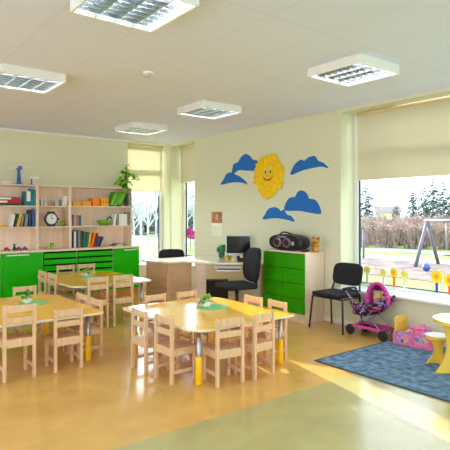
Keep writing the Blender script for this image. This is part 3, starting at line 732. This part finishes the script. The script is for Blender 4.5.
# stacking chairs
def visitor():
    root = thing('visitor_chair', '', 'chair', (0, 0, 0), 0, 'black visitor chairs')
    for s_ in (-1, 1):
        MB().tube([(s_*.275, .22, 0), (s_*.245, .19, .42)], .0125).build('leg', 'black_metal', root)
        MB().tube([(s_*.255, -.20, 0), (s_*.235, -.16, .42), (s_*.20, -.215, .62)], .0125).build('leg', 'black_metal', root)
    m = MB(); m.tube([(-.245, .19, .42), (-.235, -.16, .42), (.235, -.16, .42), (.245, .19, .42), (-.245, .19, .42)], .011); m.build('seat_frame', 'black_metal', root)
    MB().box(-.235, .235, -.20, .225, .432, .482).build('seat', 'black_fabric', root, bevel=.022, bseg=4, smooth=True)
    m = MB(); q = [(.235*abs(math.cos(t))**.45*(1 if math.cos(t) > 0 else -1), .69+.145*abs(math.sin(t))**.5*(1 if math.sin(t) > 0 else -1)) for t in [2*PI*(i+.5)/32 for i in range(32)]]
    m.prism(q, -.25, -.21, lambda a, b, t: (a, t+.55*a*a-.18*(b-.6), b)); m.build('backrest', 'black_fabric', root, bevel=.014, bseg=3, smooth=True)
    return root
v0 = visitor()
place(v0, (5.17, 4.26, 0), 90, 'black padded visitor chair on metal legs between green chest and big window')
place(dup(v0), (4.80, 7.72, 0), 145, 'black visitor chair behind the desk, only its back top showing')

# ------------------------------------------------------------------ green chest of drawers
ch = thing('chest_of_drawers', 'green fronted chest of eight drawers with pale wood sides', 'chest of drawers', (5.01, 5.08, 0))
y0, y1, d = -.40, .42, .395
m = MB(); m.box(.02, d, y0, y0+.02, 0, .945); m.box(.02, d, y1-.02, y1, 0, .945); m.box(d-.01, d, y0+.02, y1-.02, .0, .945); m.box(.02, d-.01, y0+.02, y1-.02, .115, .13); m.build('body', 'carcass', ch)
MB().box(-.004, d, y0-.004, y1+.004, .9455, .968).build('top_panel', 'carcass', ch, bevel=.002)
MB().box(.03, .045, y0+.02, y1-.02, 0, .115).build('plinth', 'carcass', ch)
MB().box(.022, .03, y0+.021, y1-.021, .131, .944).build('drawer_gap_shade', 'gap_shade', ch)  # dark sheet behind the drawers, coloured as the shade of their gaps
ymid = .02
for k in range(4):
    z0 = .125+.2045*k
    for a, b in ((y0+.004, ymid-.004), (ymid+.004, y1-.004)):
        dr = MB().box(0, .018, a, b, z0, z0+.1965).build('drawer', 'green_chest', ch, bevel=.002)
        MB().cyl((-.02, (a+b)/2, z0+.11), (0, (a+b)/2, z0+.11), .013, .010, 12).build('knob', 'green', dr)
bb = thing('cd_player', 'big oval black stereo with silver rings on the green chest', 'stereo', (5.19, 5.13, .968), 90)
# local x runs along the chest (image left is +x here)
m = MB()
q = [(.325*abs(math.cos(t))**.8*(1 if math.cos(t) > 0 else -1), .115+.115*abs(math.sin(t))**.7*(1 if math.sin(t) > 0 else -1)) for t in [2*PI*i/36 for i in range(36)]]
m.prism(q, -.09, .12, lambda a, b, t: (a, t, b)); m.build('body', 'black', bb, bevel=.03, bseg=3)
for x_ in (.13, -.06):
    m = MB(); n = 28
    ring = [(x_+.082*math.cos(2*PI*i/n), .11+.068*math.sin(2*PI*i/n)) for i in range(n)]
    inner = [(x_+.062*math.cos(2*PI*i/n), .11+.046*math.sin(2*PI*i/n)) for i in range(n)]
    A = [m.bm.verts.new((a, .125, b)) for a, b in ring]; B = [m.bm.verts.new((a, .15, b)) for a, b in inner]; C = [m.bm.verts.new((a, .122, b)) for a, b in inner]
    for i in range(n):
        j = (i+1) % n; m.bm.faces.new((A[i], A[j], B[j], B[i])); m.bm.faces.new((B[i], B[j], C[j], C[i]))
    m.build('speaker_ring', 'ring_grey', bb, smooth=True)
    m = MB(); m.prism(inner, .119, .128, lambda a, b, t: (a, t, b)); m.build('speaker_cone', 'red_dark', bb)
m = MB(); m.box(-.05, .12, .1205, .130, .185, .20); m.box(-.20, -.15, .1205, .128, .08, .13); m.build('control_strip', 'silver', bb, bevel=.004)
m = MB(); m.tube([(-.05, 0, .225), (.05, 0, .25), (.14, 0, .255), (.2, 0, .225)], .012); m.build('handle', 'black', bb)
gf = thing('figurine', 'gold animal figurine with round ears on the chest', 'figurine', (5.20, 4.645, .968))
MB().lathe([(.045, 0), (.05, .01), (.042, .06), (.034, .10), (.03, .115)]).build('body', 'gold', gf)
m = MB(); m.ball((0, 0, .15), .05, 14, 10, (1, 1, .9))
for s_ in (-1, 1): m.ball((.0, s_*.045, .195), .022, 10, 8)
m.build('head', 'gold', gf)
m = MB(); m.ball((-.03, .048, .1), .018, 8, 6, (1, 1, 1.7)); m.ball((-.03, -.048, .1), .018, 8, 6, (1, 1, 1.7)); m.build('arm', 'gold', gf)
rm = MB().box(-.06, .06, -.03, .03, 0, .02).build('remote_control', 'black', bevel=.004); rm.location = (5.12, 4.77, .968); tag(rm, 'small black remote control lying beside the gold figurine', 'remote control')

# ------------------------------------------------------------------ mural of paper clouds and sun
def cloud(pts, label):
    yc = sum(p[0] for p in pts)/len(pts); zc = sum(p[1] for p in pts)/len(pts); P2 = []
    n = len(pts)
    for i in range(n):                                  # smooth the outline
        p0, p1, p2, p3 = pts[i-1], pts[i], pts[(i+1) % n], pts[(i+2) % n]
        for k in range(4):
            t = k/4
            f = lambda a, b, c, e: .5*((2*b)+(-a+c)*t+(2*a-5*b+4*c-e)*t*t+(-a+3*b-3*c+e)*t**3)
            P2.append((f(p0[0], p1[0], p2[0], p3[0])-yc, f(p0[1], p1[1], p2[1], p3[1])-zc))
    m = MB(); m.prism(P2, -.007, -.001, lambda a, b, t: (t, a, b)); o = m.build('paper_cloud', 'cloud_blue'); o.location = (XR, yc, zc)
    tag(o, label, 'paper cloud', 'blue paper clouds')
cloud([(6.73, 2.16), (6.72, 2.27), (6.68, 2.34), (6.58, 2.36), (6.49, 2.44), (6.38, 2.48), (6.26, 2.43), (6.20, 2.37), (6.10, 2.35), (6.05, 2.28), (6.10, 2.19), (6.35, 2.20), (6.56, 2.22)], 'blue paper cloud tucked behind the left edge of the sun')
cloud([(7.05, 2.00), (6.96, 2.10), (6.90, 2.17), (6.79, 2.20), (6.68, 2.17), (6.60, 2.14), (6.52, 2.11), (6.45, 2.07), (6.37, 2.02), (6.34, 1.97), (6.43, 2.00), (6.60, 2.02), (6.81, 2.02)], 'blue paper cloud lowest left of the sun')
cloud([(5.33, 2.07), (5.30, 2.16), (5.24, 2.23), (5.13, 2.28), (5.06, 2.26), (4.98, 2.30), (4.86, 2.31), (4.80, 2.24), (4.70, 2.20), (4.61, 2.12), (4.74, 2.15), (4.92, 2.14), (5.10, 2.12)], 'blue paper cloud highest on the wall right of the sun')
cloud([(5.46, 1.54), (5.43, 1.66), (5.35, 1.73), (5.25, 1.74), (5.19, 1.81), (5.10, 1.83), (5.01, 1.78), (4.97, 1.71), (4.90, 1.70), (4.83, 1.67), (4.77, 1.59), (4.75, 1.49), (4.92, 1.50), (5.16, 1.53)], 'large blue paper cloud above the black stereo')
cloud([(5.95, 1.40), (5.90, 1.48), (5.83, 1.56), (5.70, 1.59), (5.60, 1.57), (5.55, 1.53), (5.48, 1.55), (5.42, 1.48), (5.32, 1.45), (5.26, 1.37), (5.42, 1.40), (5.69, 1.42)], 'lowest blue paper cloud overlapped by the large one below the sun')
sn = thing('paper_sun', 'smiling yellow crepe paper sun on the wall among clouds', 'paper sun', (XR-.008, 5.81, 2.11))
rnd = random.Random(3); m = MB(); N = 64
out = []
for i in range(N):
    a = 2*PI*i/N; r_ = 1+.06*math.sin(i*2.9)+.05*math.sin(i*.55+1)+rnd.uniform(-.08, .08)
    out.append((-.335*math.cos(a)*r_, .31*math.sin(a)*r_ - (.07*max(0, math.cos(a+PI/2+.3))**3)))
m.prism(out, -.012, -.001, lambda a, b, t: (t, a, b)); m.build('ragged_rays', 'sun_yellow', sn)
m = MB()
m.prism([(.215*math.cos(2*PI*i/40), .02+.215*math.sin(2*PI*i/40)) for i in range(40)], -.02, -.0125, lambda a, b, t: (t, a, b)); m.build('face', 'sun_yellow', sn)
for yy in (.055, -.055):
    e = MB(); e.prism([(yy+.024*math.cos(2*PI*i/16), .045+.042*math.sin(2*PI*i/16)) for i in range(16)], -.024, -.0205, lambda a, b, t: (t, a, b)); eo = e.build('eye', 'white', sn)
    e = MB(); e.prism([(yy-.004+.016*math.cos(2*PI*i/16), .035+.032*math.sin(2*PI*i/16)) for i in range(16)], -.027, -.0245, lambda a, b, t: (t, a, b)); e.build('pupil', 'black', eo)
m = MB(); arc = [(.115*math.cos(R(t)), -.02+.085*math.sin(R(t))) for t in range(200, 345, 12)]
arc2 = [(.115*math.cos(R(t)), -.005+.075*math.sin(R(t))) for t in range(344, 199, -12)]
m.prism(arc+arc2, -.024, -.0205, lambda a, b, t: (t, a, b)); m.build('mouth', 'red', sn)
m = MB(); m.prism([(.02*math.cos(2*PI*i/14), -.025+.022*math.sin(2*PI*i/14)) for i in range(14)], -.0235, -.0205, lambda a, b, t: (t, a, b)); m.build('nose', 'sun_orange', sn)

# ------------------------------------------------------------------ play corner by the window
rg = thing('rug', 'mottled blue grey rug on the floor by the window', 'rug', (4.62, 2.0, 0))
MB().box(-.75, .76, -2.6, 1.45, .001, .010).build('pile', 'rug', rg)
m = MB(); m.box(-.765, -.7505, -2.6, 1.465, .0005, .0115); m.box(-.7505, .775, 1.4505, 1.465, .0005, .0115); m.build('binding', 'rug_edge', rg)

st = thing('doll_stroller', "pink and black floral doll's stroller by the window wall", 'doll stroller', (5.19, 3.73, 0), 90)
wh = [(.24, .12, .06), (-.23, .12, .06), (.21, -.14, .06), (-.23, -.15, .06)]
for x_, y_, r_ in wh:
    w_ = MB().lathe([(.034, -.014), (.056, -.014), (.063, -.006), (.063, .006), (.056, .014), (.034, .014)], seg=20).build('wheel', 'rubber', st)
    w_.location = (x_, y_, .063); w_.rotation_euler = (R(90), 0, 0)
    MB().lathe([(.033, -.010), (.033, .010), (.012, .016)], seg=16).build('hub', 'stroller_grey', w_)
m = MB()
for s_ in (.115, -.14):
    m.tube([(.25, s_*.9, .065), (.02, s_*.9, .25), (-.19, s_*.9, .42)], .008, 8); m.tube([(-.25, s_*.9, .065), (-.02, s_*.9, .24), (.22, s_*.9, .43), (.33, s_*.9, .52)], .008, 8)
m.tube([(.25, .11, .065), (.22, -.13, .065)], .006, 8); m.tube([(-.25, .11, .065), (-.24, -.14, .065)], .006, 8)
m.build('frame', 'stroller_grey', st)
m = MB(); m.tube([(.33, .105, .52), (.36, .105, .54), (.37, 0, .545), (.36, -.127, .54), (.33, -.127, .52)], .013); m.tube([(.12, .12, .545), (.34, .112, .55)], .014); m.build('handle', 'rubber', st)
m = MB(); m.box(-.20, .21, .113, .125, .10, .135); m.box(-.20, .21, -.125, -.113, .10, .135); m.box(-.20, -.19, -.1125, .1125, .10, .135); m.box(.20, .21, -.1125, .1125, .10, .135); bk = m.build('basket', 'pink', st, bevel=.004)
MB().box(-.189, .199, -.1115, .1115, .095, .105).build('basket_floor', 'floral', bk)
m = MB()                                   # the hammock-like seat
rows = []
for i in range(9):
    t = i/8; x_ = .21-.42*t; z_ = .28+.14*(abs(t-.35)/.65)**2
    row = []
    for j in range(9):
        u = j/8-.5; row.append(m.bm.verts.new((x_, u*.26, z_+.10*(abs(u)*2)**3)))
    rows.append(row)
for a, b in zip(rows[:-1], rows[1:]):
    for j in range(8): m.bm.faces.new((a[j], a[j+1], b[j+1], b[j]))
o = m.build('seat', 'floral', st, smooth=True); q = o.modifiers.new('solid', 'SOLIDIFY'); q.thickness = .03
MB().box(.0, .20, .095, .13, .25, .40).build('foot_cover', 'floral', st, bevel=.02)
m = MB(); m.box(-.20, -.0, .118, .138, .37, .39); m.build('trim_band', 'pink', st, bevel=.008)
hd = bpy.data.objects.new('hood', None)
m = MB()                                   # folding hood: arches swept about a hinge
rows = []
for i in range(9):
    th = R(92-13*i*.9); row = []
    for j in range(17):
        a = PI*j/16; rx = .125*math.cos(a); rr = .265*math.sin(a)**.75
        row.append(m.bm.verts.new((rx, -math.cos(th)*rr, math.sin(th)*rr)))
    rows.append(row)
for a, b in zip(rows[:-1], rows[1:]):
    for j in range(16): m.bm.faces.new((a[j], a[j+1], b[j+1], b[j]))
o = m.build('hood', ['hood_pink', 'lining'], st, smooth=True); o.location = (-.10, .045, .39); o.rotation_euler = (0, 0, R(12))
q = o.modifiers.new('solid', 'SOLIDIFY'); q.thickness = .012; q.material_offset = 0
m = MB(); pts = [(.127*math.cos(PI*j/16), .0, .268*math.sin(PI*j/16)**.75) for j in range(17)]
m.tube(pts, .022, 10); hr = m.build('hood_rim', 'hood_pink', st); hr.location = o.location; hr.rotation_euler = o.rotation_euler
m = MB(); m.box(-.085, .085, -.09, -.075, -.02, .17); lo = m.build('seat_back', 'lining', st, bevel=.007); lo.location = o.location; lo.rotation_euler = o.rotation_euler

db = thing('doll_bed', "pink printed doll's cot with a yellow headboard on the floor", 'doll cot', (5.23, 3.15, .0116), 4)
m = MB(); m.prism(rounded(-.12, .15, 0, .30, (.01, .01, .05, .05)), .205, .223, lambda a, b, t: (a, t, b)); m.build('headboard', 'toy_yellow', db)
for zz in ((-.04, .21), (.03, .21), (.09, .21)):
    MB().cyl((zz[0], .2035, zz[1]), (zz[0], .2045, zz[1]), .013, seg=10).build('headboard_dot', 'flower_center', db)
MB().box(-.13, .15, -.20, .20, 0, .07).build('base', 'pink_fabric', db, bevel=.006)
m = MB(); m.prism([(-.22, 0), (.225, 0), (.225, .14), (.0, .165), (-.22, .15)], -.150, -.132, lambda a, b, t: (t, a, b)); m.build('side_panel', 'pink_fabric', db)
for yy in (-.105, .10):
    m = MB(); m.prism(rounded(yy-.075, yy+.075, .03, .135, (.04,)*4), -.153, -.1505, lambda a, b, t: (t, a, b)); m.build('printed_picture', 'bed_print', db)
m = MB(); m.prism([(-.13, 0), (.15, 0), (.15, .14), (-.13, .14)], -.222, -.204, lambda a, b, t: (a, t, b)); m.build('foot_panel', 'pink_fabric', db)
m = MB(); rnd = random.Random(8)
rows = []
for i in range(13):
    row = []
    for j in range(11):
        u, v = i/12, j/10; e = min(u, 1-u, v, 1-v)*4
        row.append(m.bm.verts.new((-.12+.26*u, -.195+.36*v, .08+.09*min(1, e)**.5+.05*math.exp(-((v-.45)/.25)**2-((u-.6)/.4)**2)+rnd.uniform(-.012, .012)*min(1, e))))
    rows.append(row)
for a, b in zip(rows[:-1], rows[1:]):
    for j in range(10): m.bm.faces.new((a[j], a[j+1], b[j+1], b[j]))
o = m.build('blanket', 'bed_print', db, smooth=True); q = o.modifiers.new('solid', 'SOLIDIFY'); q.thickness = .02; q.offset = -1
m = MB(); m.ball((-.02, -.02, .19), .06, 14, 8, (1.1, 1.7, .5)); m.build('pillow', 'pink_fabric', db)

def round_stand(name, x, y, r, zt, rz, label, cat, bw, tw):
    root = thing(name, label, cat, (x, y, .0106), rz); n = 40; zt -= .0106
    m = MB(); m.mi = 0; m.prism([(r*math.cos(2*PI*i/n), r*math.sin(2*PI*i/n)) for i in range(n)], zt-.03, zt, side_mi=1); m.build('table_top' if cat == 'table' else 'seat', ['toy_white', 'toy_yellow'], root)
    prof = []
    for i in range(13):
        t = i/12; z = (zt-.0305)*t
        hw = tw+(bw-tw)*(2*abs(t-.55))**1.8 if t < .55 else tw+(r*.8-tw)*((t-.55)/.45)**1.8
        prof.append((hw, z))
    poly = [(a, z) for a, z in prof]+[(-a, z) for a, z in prof[::-1]]
    MB().prism(poly, -.011, .011, lambda a, b, t: (a, t, b)).build('leg_panel', 'toy_yellow', root)
    for s_ in (-1, 1):
        half = [(.0115, 0)]+[(a, z) for a, z in prof]+[(.0115, prof[-1][1])]
        MB().prism([(s_*a, z) for a, z in half], -.011, .011, lambda a, b, t: (t, a, b)).build('leg_panel', 'toy_yellow', root)
    return root
round_stand('play_table', 4.67, 2.31, .30, .51, -38, 'yellow round play table with white top at the right edge', 'table', .28, .19)
round_stand('play_stool', 4.75, 2.64, .12, .29, -38, 'small yellow stool with round white seat beside the play table', 'stool', .105, .04)

def paper_flower(y, zc, r, pet, stick, label, scal=0):
    root = thing('paper_flower', label, 'paper flower', (5.688, y, SILL+.051), 0, 'paper flowers in the window'); z = zc-SILL-.051
    MB().box(-.003, .003, -.018, .018, 0, z-r*.7).build('stick', stick, root)
    n = 48; m = MB(); m.prism([(r*(1+scal*math.cos(10*2*PI*i/n))*math.cos(2*PI*i/n), z+r*(1+scal*math.cos(10*2*PI*i/n))*math.sin(2*PI*i/n)) for i in range(n)], -.004, .004, lambda a, b, t: (t, a, b)); m.build('petals', pet, root)
    m = MB(); m.prism([(r*.42*math.cos(2*PI*i/24), z+r*.42*math.sin(2*PI*i/24)) for i in range(24)], -.007, -.0045, lambda a, b, t: (t, a, b)); m.build('centre', 'flower_center' if pet == 'flower_yellow' else 'flower_yellow', root)
for y, zc, r, p, s_, lb, sc_ in [(4.17, .735, .052, 'flower_pale', 'stick_green', 'pale yellow paper flower on a pale green stick, leftmost in the window', .0), (3.92, .72, .05, 'flower_pale', 'stick_white', 'pale yellow paper flower on a white stick beside the orange one', .0),
        (3.76, .735, .055, 'flower_yellow', 'stick_orange', 'scalloped yellow paper flower on an orange stick', .12), (3.61, .72, .055, 'flower_pale', 'stick_white', 'pale paper flower on a white stick, right of the scalloped one', .05),
        (3.18, .74, .075, 'flower_yellow', 'stick_blue', 'big yellow paper flower on a blue stick', .06), (3.02, .715, .072, 'flower_yellow', 'stick_red', 'yellow paper flower on a red stick at the right edge', .06)]:
    paper_flower(y, zc, r, p, s_, lb, sc_)

# ------------------------------------------------------------------ outdoors
GZ = -1.0
def ground(name, x0, x1, y0, y1, z, m): return struct(MB().box(x0, x1, y0, y1, z-.2, z).build(name, m))
ground('ground_lawn', 5.9, 150, -60, 150, GZ, 'grass'); 
ground('ground_lawn_back', -60, 5.89, 9.4, 150, GZ, 'grass'); ground('ground_bounce_front', -60, 5.89, -60, -3.6, -.35, 'bounce_paving'); ground('ground_bounce_left', -60, -3.2, -3.59, 9.39, -.35, 'bounce_paving')  # unseen pale paving added to bounce daylight in through the added windows
ground('ground_mulch', 17.2, 23.4, -20, 22, GZ+.02, 'mulch'); ground('ground_path', 23.4, 25.6, -40, 60, GZ+.03, 'path'); ground('ground_path_far', 28.5, 31.0, -40, 60, GZ+.03, 'path')
ground('ground_road_back', -40, 23.3, 38, 44, GZ+.03, 'path')
sw = thing('swing_frame', 'grey timber swing frame standing on the mulch outside', 'swing', (22.3, 11.15, GZ+.02))
for y_ in (1.8, -1.8):
    for s_ in (-1, 1): MB().cyl((s_*1.0, y_, 0), (0, y_, 2.12), .085, .075, 12).build('leg', 'swing_wood', sw)
MB().cyl((0, 1.95, 2.12), (0, -1.95, 2.12), .07, seg=12).build('crossbeam', 'swing_wood', sw)
for yc in (.65, -.75):
    b_ = MB().box(-.12, .12, yc-.25, yc+.25, .52, .56).build('swing_seat', 'black', sw)
    for k in (-1, 1): MB().cyl((0, yc+k*.22, .56), (0, yc+k*.22, 2.06), .01, seg=6).build('chain', 'silver', b_)
bl = MB().ball((0, 0, .17), .17, 18, 12).build('play_ball', 'ball_blue'); bl.location = (20.0, 11.65, GZ+.02); tag(bl, 'blue ball lying on the mulch under the swing frame', 'ball')
fp = MB().cyl((0, 0, 0), (0, 0, 1.55), .06).build('fence_post', 'swing_wood'); fp.location = (23.0, 17.1, GZ); tag(fp, 'thin grey post on the lawn left of the swing', 'post')

def conifer(seed, h=7.0, r=1.7):
    rnd = random.Random(seed); root = thing('conifer_tree', '', 'tree', (0, 0, 0), 0, 'trees beyond the play area')
    MB().cyl((0, 0, 0), (0, 0, h*.95), .14, .02, 8).build('trunk', 'bark', root)
    m = MB(); lv = 22
    for i in range(lv):
        t = i/(lv-1); z = h*(.10+.88*t); rr = r*(1-t)**.85*rnd.uniform(.75, 1.15)+.06
        for k in range(int(13-6*t)):
            a = rnd.uniform(0, 2*PI); L = rr*rnd.uniform(.7, 1.1)
            for q_ in range(3):
                f_ = .25+.28*q_; aa = a+rnd.uniform(-.5, .5)
                m.leaf((math.cos(a)*L*f_*.6, math.sin(a)*L*f_*.6, z-.10*L*q_), (math.cos(aa), math.sin(aa), rnd.uniform(-.1, .35)), L*.6, .32*L+.08, rnd.uniform(.1, .5))
    m.build('foliage', 'conifer', root)
    return root
def bare_tree(seed, h=6.0):
    rnd = random.Random(seed); root = thing('bare_tree', '', 'tree', (0, 0, 0), 0, 'trees beyond the play area')
    m = MB(); tw_ = MB()
    def grow(p, d, L, r_, lev):
        e = p+d*L; (m if lev < 2 else tw_).cyl(p, e, r_, r_*.65, 5, False)
        if lev == 4: return
        for k in range(4 if lev else 6):
            nd = (d+Vector((rnd.uniform(-1, 1), rnd.uniform(-1, 1), rnd.uniform(-.3, .7)))*.75).normalized()
            grow(p+d*L*rnd.uniform(.45, 1.0), nd, L*rnd.uniform(.5, .68), r_*.55, lev+1)
    grow(Vector((0, 0, 0)), Vector((0, 0, 1)), h*.42, .11, 0)
    m.build('trunk', 'bark', root); tw_.build('twigs', 'haze_twig', root)
    return root
def thicket(seed):
    rnd = random.Random(seed); root = thing('thicket_shrub', '', 'shrub', (0, 0, 0), 0, 'bare shrubs behind the path')
    m = MB()
    for k in range(70):
        a = rnd.uniform(0, 2*PI); d = Vector((math.cos(a)*rnd.uniform(.05, .35), math.sin(a)*rnd.uniform(.05, .35), 1)).normalized(); p = Vector((rnd.uniform(-.6, .6), rnd.uniform(-.7, .7), 0)); L = rnd.uniform(1.1, 1.9)
        m.cyl(p, p+d*L, .03, .012, 4, False)
        for q_ in range(5):
            p2 = p+d*L*rnd.uniform(.3, 1); d2 = (d+Vector((rnd.uniform(-1, 1), rnd.uniform(-1, 1), rnd.uniform(-.3, .6)))).normalized(); m.cyl(p2, p2+d2*rnd.uniform(.3, .7), .018, .008, 4, False)
    m.build('stems', 'twig', root)
    l = MB()
    for k in range(160):
        a = rnd.uniform(0, 2*PI); rr = rnd.uniform(0, .85); l.leaf((rr*math.cos(a), rr*math.sin(a)*1.2, rnd.uniform(.1, 1.6)), (rnd.uniform(-1, 1), rnd.uniform(-1, 1), rnd.uniform(-.3, .8)), .3, .16, .3)
    l.build('withered_leaves', 'twig', root)
    return root
c0 = conifer(1); c1 = conifer(2, 7.6, 2.1); b0 = bare_tree(4); s0 = thicket(6)
used = set()
def put(proto, d_, px_, sc, rz, label):
    """d_ metres from the room's viewpoint along the bearing px_ (radians from the y axis)"""
    o = proto if proto.name not in used else dup(proto); used.add(proto.name)
    place(o, (d_*math.sin(px_), d_*math.cos(px_), GZ), rz, label); o.scale = (sc, sc, sc)
def bear(px): return R(38)+math.atan((px-225)/504)
for i, (pr, dd, px, sc, lb) in enumerate([(c0, 58, 366, 1.03, 'dark conifer at the left side of the big window view'), (c0, 66, 413, .98, 'conifer left of the group above the swing'), (c1, 58, 424, .84, 'conifer second from left above the swing'),
        (c0, 72, 433, 1.22, 'conifer just right of the swing apex'), (c1, 52, 443, .82, 'conifer fourth in the group above the swing'), (c0, 64, 456, 1.25, 'conifer at the right edge of the window view'),
        (c1, 88, 396, .72, 'small distant conifer left of the swing'), (b0, 58, 378, .62, 'low bare tree beside the left conifer'), (b0, 54, 404, .6, 'low bare tree between the conifers'), (b0, 49, 390, .5, 'lowest bare tree in front of the far house'),
        (b0, 36, 134, .8, 'bare grey tree first from the left in the corner window'), (b0, 46, 141, 1.1, 'bare grey tree second from the left in the corner window'), (b0, 39, 148, 1.0, 'bare grey tree third from the left in the corner window'), (b0, 51, 156, 1.2, 'bare grey tree fourth from the left in the corner window'),
        (b0, 37, 181, 1.0, 'bare grey tree leftmost in the slim window'), (b0, 46, 187, 1.1, 'bare grey tree in the middle of the slim window'), (b0, 40, 194, 1.05, 'bare grey tree rightmost in the slim window'),
        (b0, 51, 416, .5, 'low bare tree behind the shrubs left of the swing apex'), (b0, 47, 436, .5, 'low bare tree behind the shrubs right of the swing apex'), (b0, 50, 364, .5, 'low bare tree at the left edge of the big window view')]):
    put(pr, dd, bear(px), sc, i*67, lb)
for r_, (dd, n, px0) in enumerate([(38, 5, 358), (41.5, 5, 350), (45, 6, 356)]):
    for i in range(n):
        put(s0, dd, bear(px0)+i*2.0/dd, .95+.14*r_, 31*i+77*r_, ['front', 'middle', 'rear'][r_]+' row bare brown shrub, '+['first', 'second', 'third', 'fourth', 'fifth', 'sixth'][i]+' from the left beyond the path')
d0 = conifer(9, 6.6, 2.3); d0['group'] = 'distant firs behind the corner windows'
d0.children[1].data.materials[0] = M['hazed_fir'] if 'foliage' in d0.children[1].name else d0.children[1].data.materials[0]
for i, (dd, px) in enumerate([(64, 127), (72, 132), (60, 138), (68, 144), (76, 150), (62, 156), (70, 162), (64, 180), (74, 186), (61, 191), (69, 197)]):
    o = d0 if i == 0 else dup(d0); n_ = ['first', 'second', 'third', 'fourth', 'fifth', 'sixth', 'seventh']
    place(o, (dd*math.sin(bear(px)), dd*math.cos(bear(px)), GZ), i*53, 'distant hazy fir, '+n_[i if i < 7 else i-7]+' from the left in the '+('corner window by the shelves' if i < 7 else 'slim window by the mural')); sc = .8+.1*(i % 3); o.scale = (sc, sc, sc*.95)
hs = thing('house', 'small cream house far beyond the shrubs', 'house', (96*math.sin(bear(388)), 96*math.cos(bear(388)), GZ), 35)
MB().box(-2.6, 2.6, -2, 2, 0, 2.6).build('walls', 'house_wall', hs)
MB().prism([(-2.9, 2.6), (2.9, 2.6), (0, 3.7)], -2.3, 2.3, lambda a, b, t: (a, t, b)).build('roof', 'house_roof', hs)
for k in (-1.2, 1.2): MB().box(k-.4, k+.4, -2.04, -1.99, .9, 2.0).build('window_opening', 'screen', hs)

# ------------------------------------------------------------------ light
w = bpy.data.worlds.new('sky'); scene.world = w; w.use_nodes = True
nt = w.node_tree; bg = nt.nodes['Background']; bg.inputs['Color'].default_value = (.78, .885, 1.0, 1); bg.inputs['Strength'].default_value = 2.6
# low winter sun: the sky is brighter around it
sun_dir = Vector((.25, 1.0, math.hypot(.25, 1.0)*math.tan(R(13.6)))).normalized()
tc = nt.nodes.new('ShaderNodeTexCoord'); dp = nt.nodes.new('ShaderNodeVectorMath'); dp.operation = 'DOT_PRODUCT'; dp.inputs[1].default_value = sun_dir
mxm = nt.nodes.new('ShaderNodeMath'); mxm.operation = 'MAXIMUM'; mxm.inputs[1].default_value = 0
pwm = nt.nodes.new('ShaderNodeMath'); pwm.operation = 'POWER'; pwm.inputs[1].default_value = 14
mam = nt.nodes.new('ShaderNodeMath'); mam.operation = 'MULTIPLY_ADD'; mam.inputs[1].default_value = 9.0; mam.inputs[2].default_value = 2.5
nt.links.new(tc.outputs['Generated'], dp.inputs[0]); nt.links.new(dp.outputs['Value'], mxm.inputs[0]); nt.links.new(mxm.outputs[0], pwm.inputs[0])
nt.links.new(pwm.outputs[0], mam.inputs[0]); nt.links.new(mam.outputs[0], bg.inputs['Strength'])
def sun(az_x, az_y, elev, strength):
    l = bpy.data.lights.new('sun', 'SUN'); l.energy = strength; l.angle = R(.6); l.color = (1.0, .95, .87)
    o = bpy.data.objects.new('sun', l); COL.objects.link(o)
    d = Vector((az_x, az_y, math.hypot(az_x, az_y)*math.tan(R(elev)))).normalized()
    o.rotation_euler = d.to_track_quat('Z', 'Y').to_euler(); o.location = (3, 30, 12)
sun(.25, 1.0, 13.6, 11.0)
# added fill lamps, unseen behind and beside the viewpoint, to brighten the room
for x, y in ((1.54, .6), (3.94, .7), (-.8, .6), (-.8, 2.93), (-.8, 5.3), (1.54, -1.7), (3.94, -1.7)):
    l = bpy.data.lights.new('added_fill_lamp', 'AREA'); l.shape = 'SQUARE'; l.size = .55; l.energy = 8; l.color = (.77, .88, 1)
    o = bpy.data.objects.new('added_fill_lamp', l); COL.objects.link(o); o.location = (x, y, H-.01)

# ------------------------------------------------------------------ camera
cd = bpy.data.cameras.new('camera'); cam = bpy.data.objects.new('camera', cd); COL.objects.link(cam)
cd.sensor_width = 36; cd.lens = 36*504/450; cd.clip_start = .05; cd.clip_end = 400
cd.shift_y = -(225-213)/450
cam.location = (0, 0, 1.5); cam.rotation_euler = (R(90), 0, R(-38))
scene.camera = cam
vs = scene.view_settings; vs.view_transform = 'Standard'; vs.look = 'None'; vs.exposure = 0.72; vs.gamma = 1.0; vs.use_curve_mapping = False
cy = scene.cycles
cy.use_denoising = True; cy.max_bounces = 10; cy.diffuse_bounces = 6; cy.glossy_bounces = 4; cy.transparent_max_bounces = 12; cy.sample_clamp_indirect = 6; cy.caustics_reflective = False; cy.caustics_refractive = False
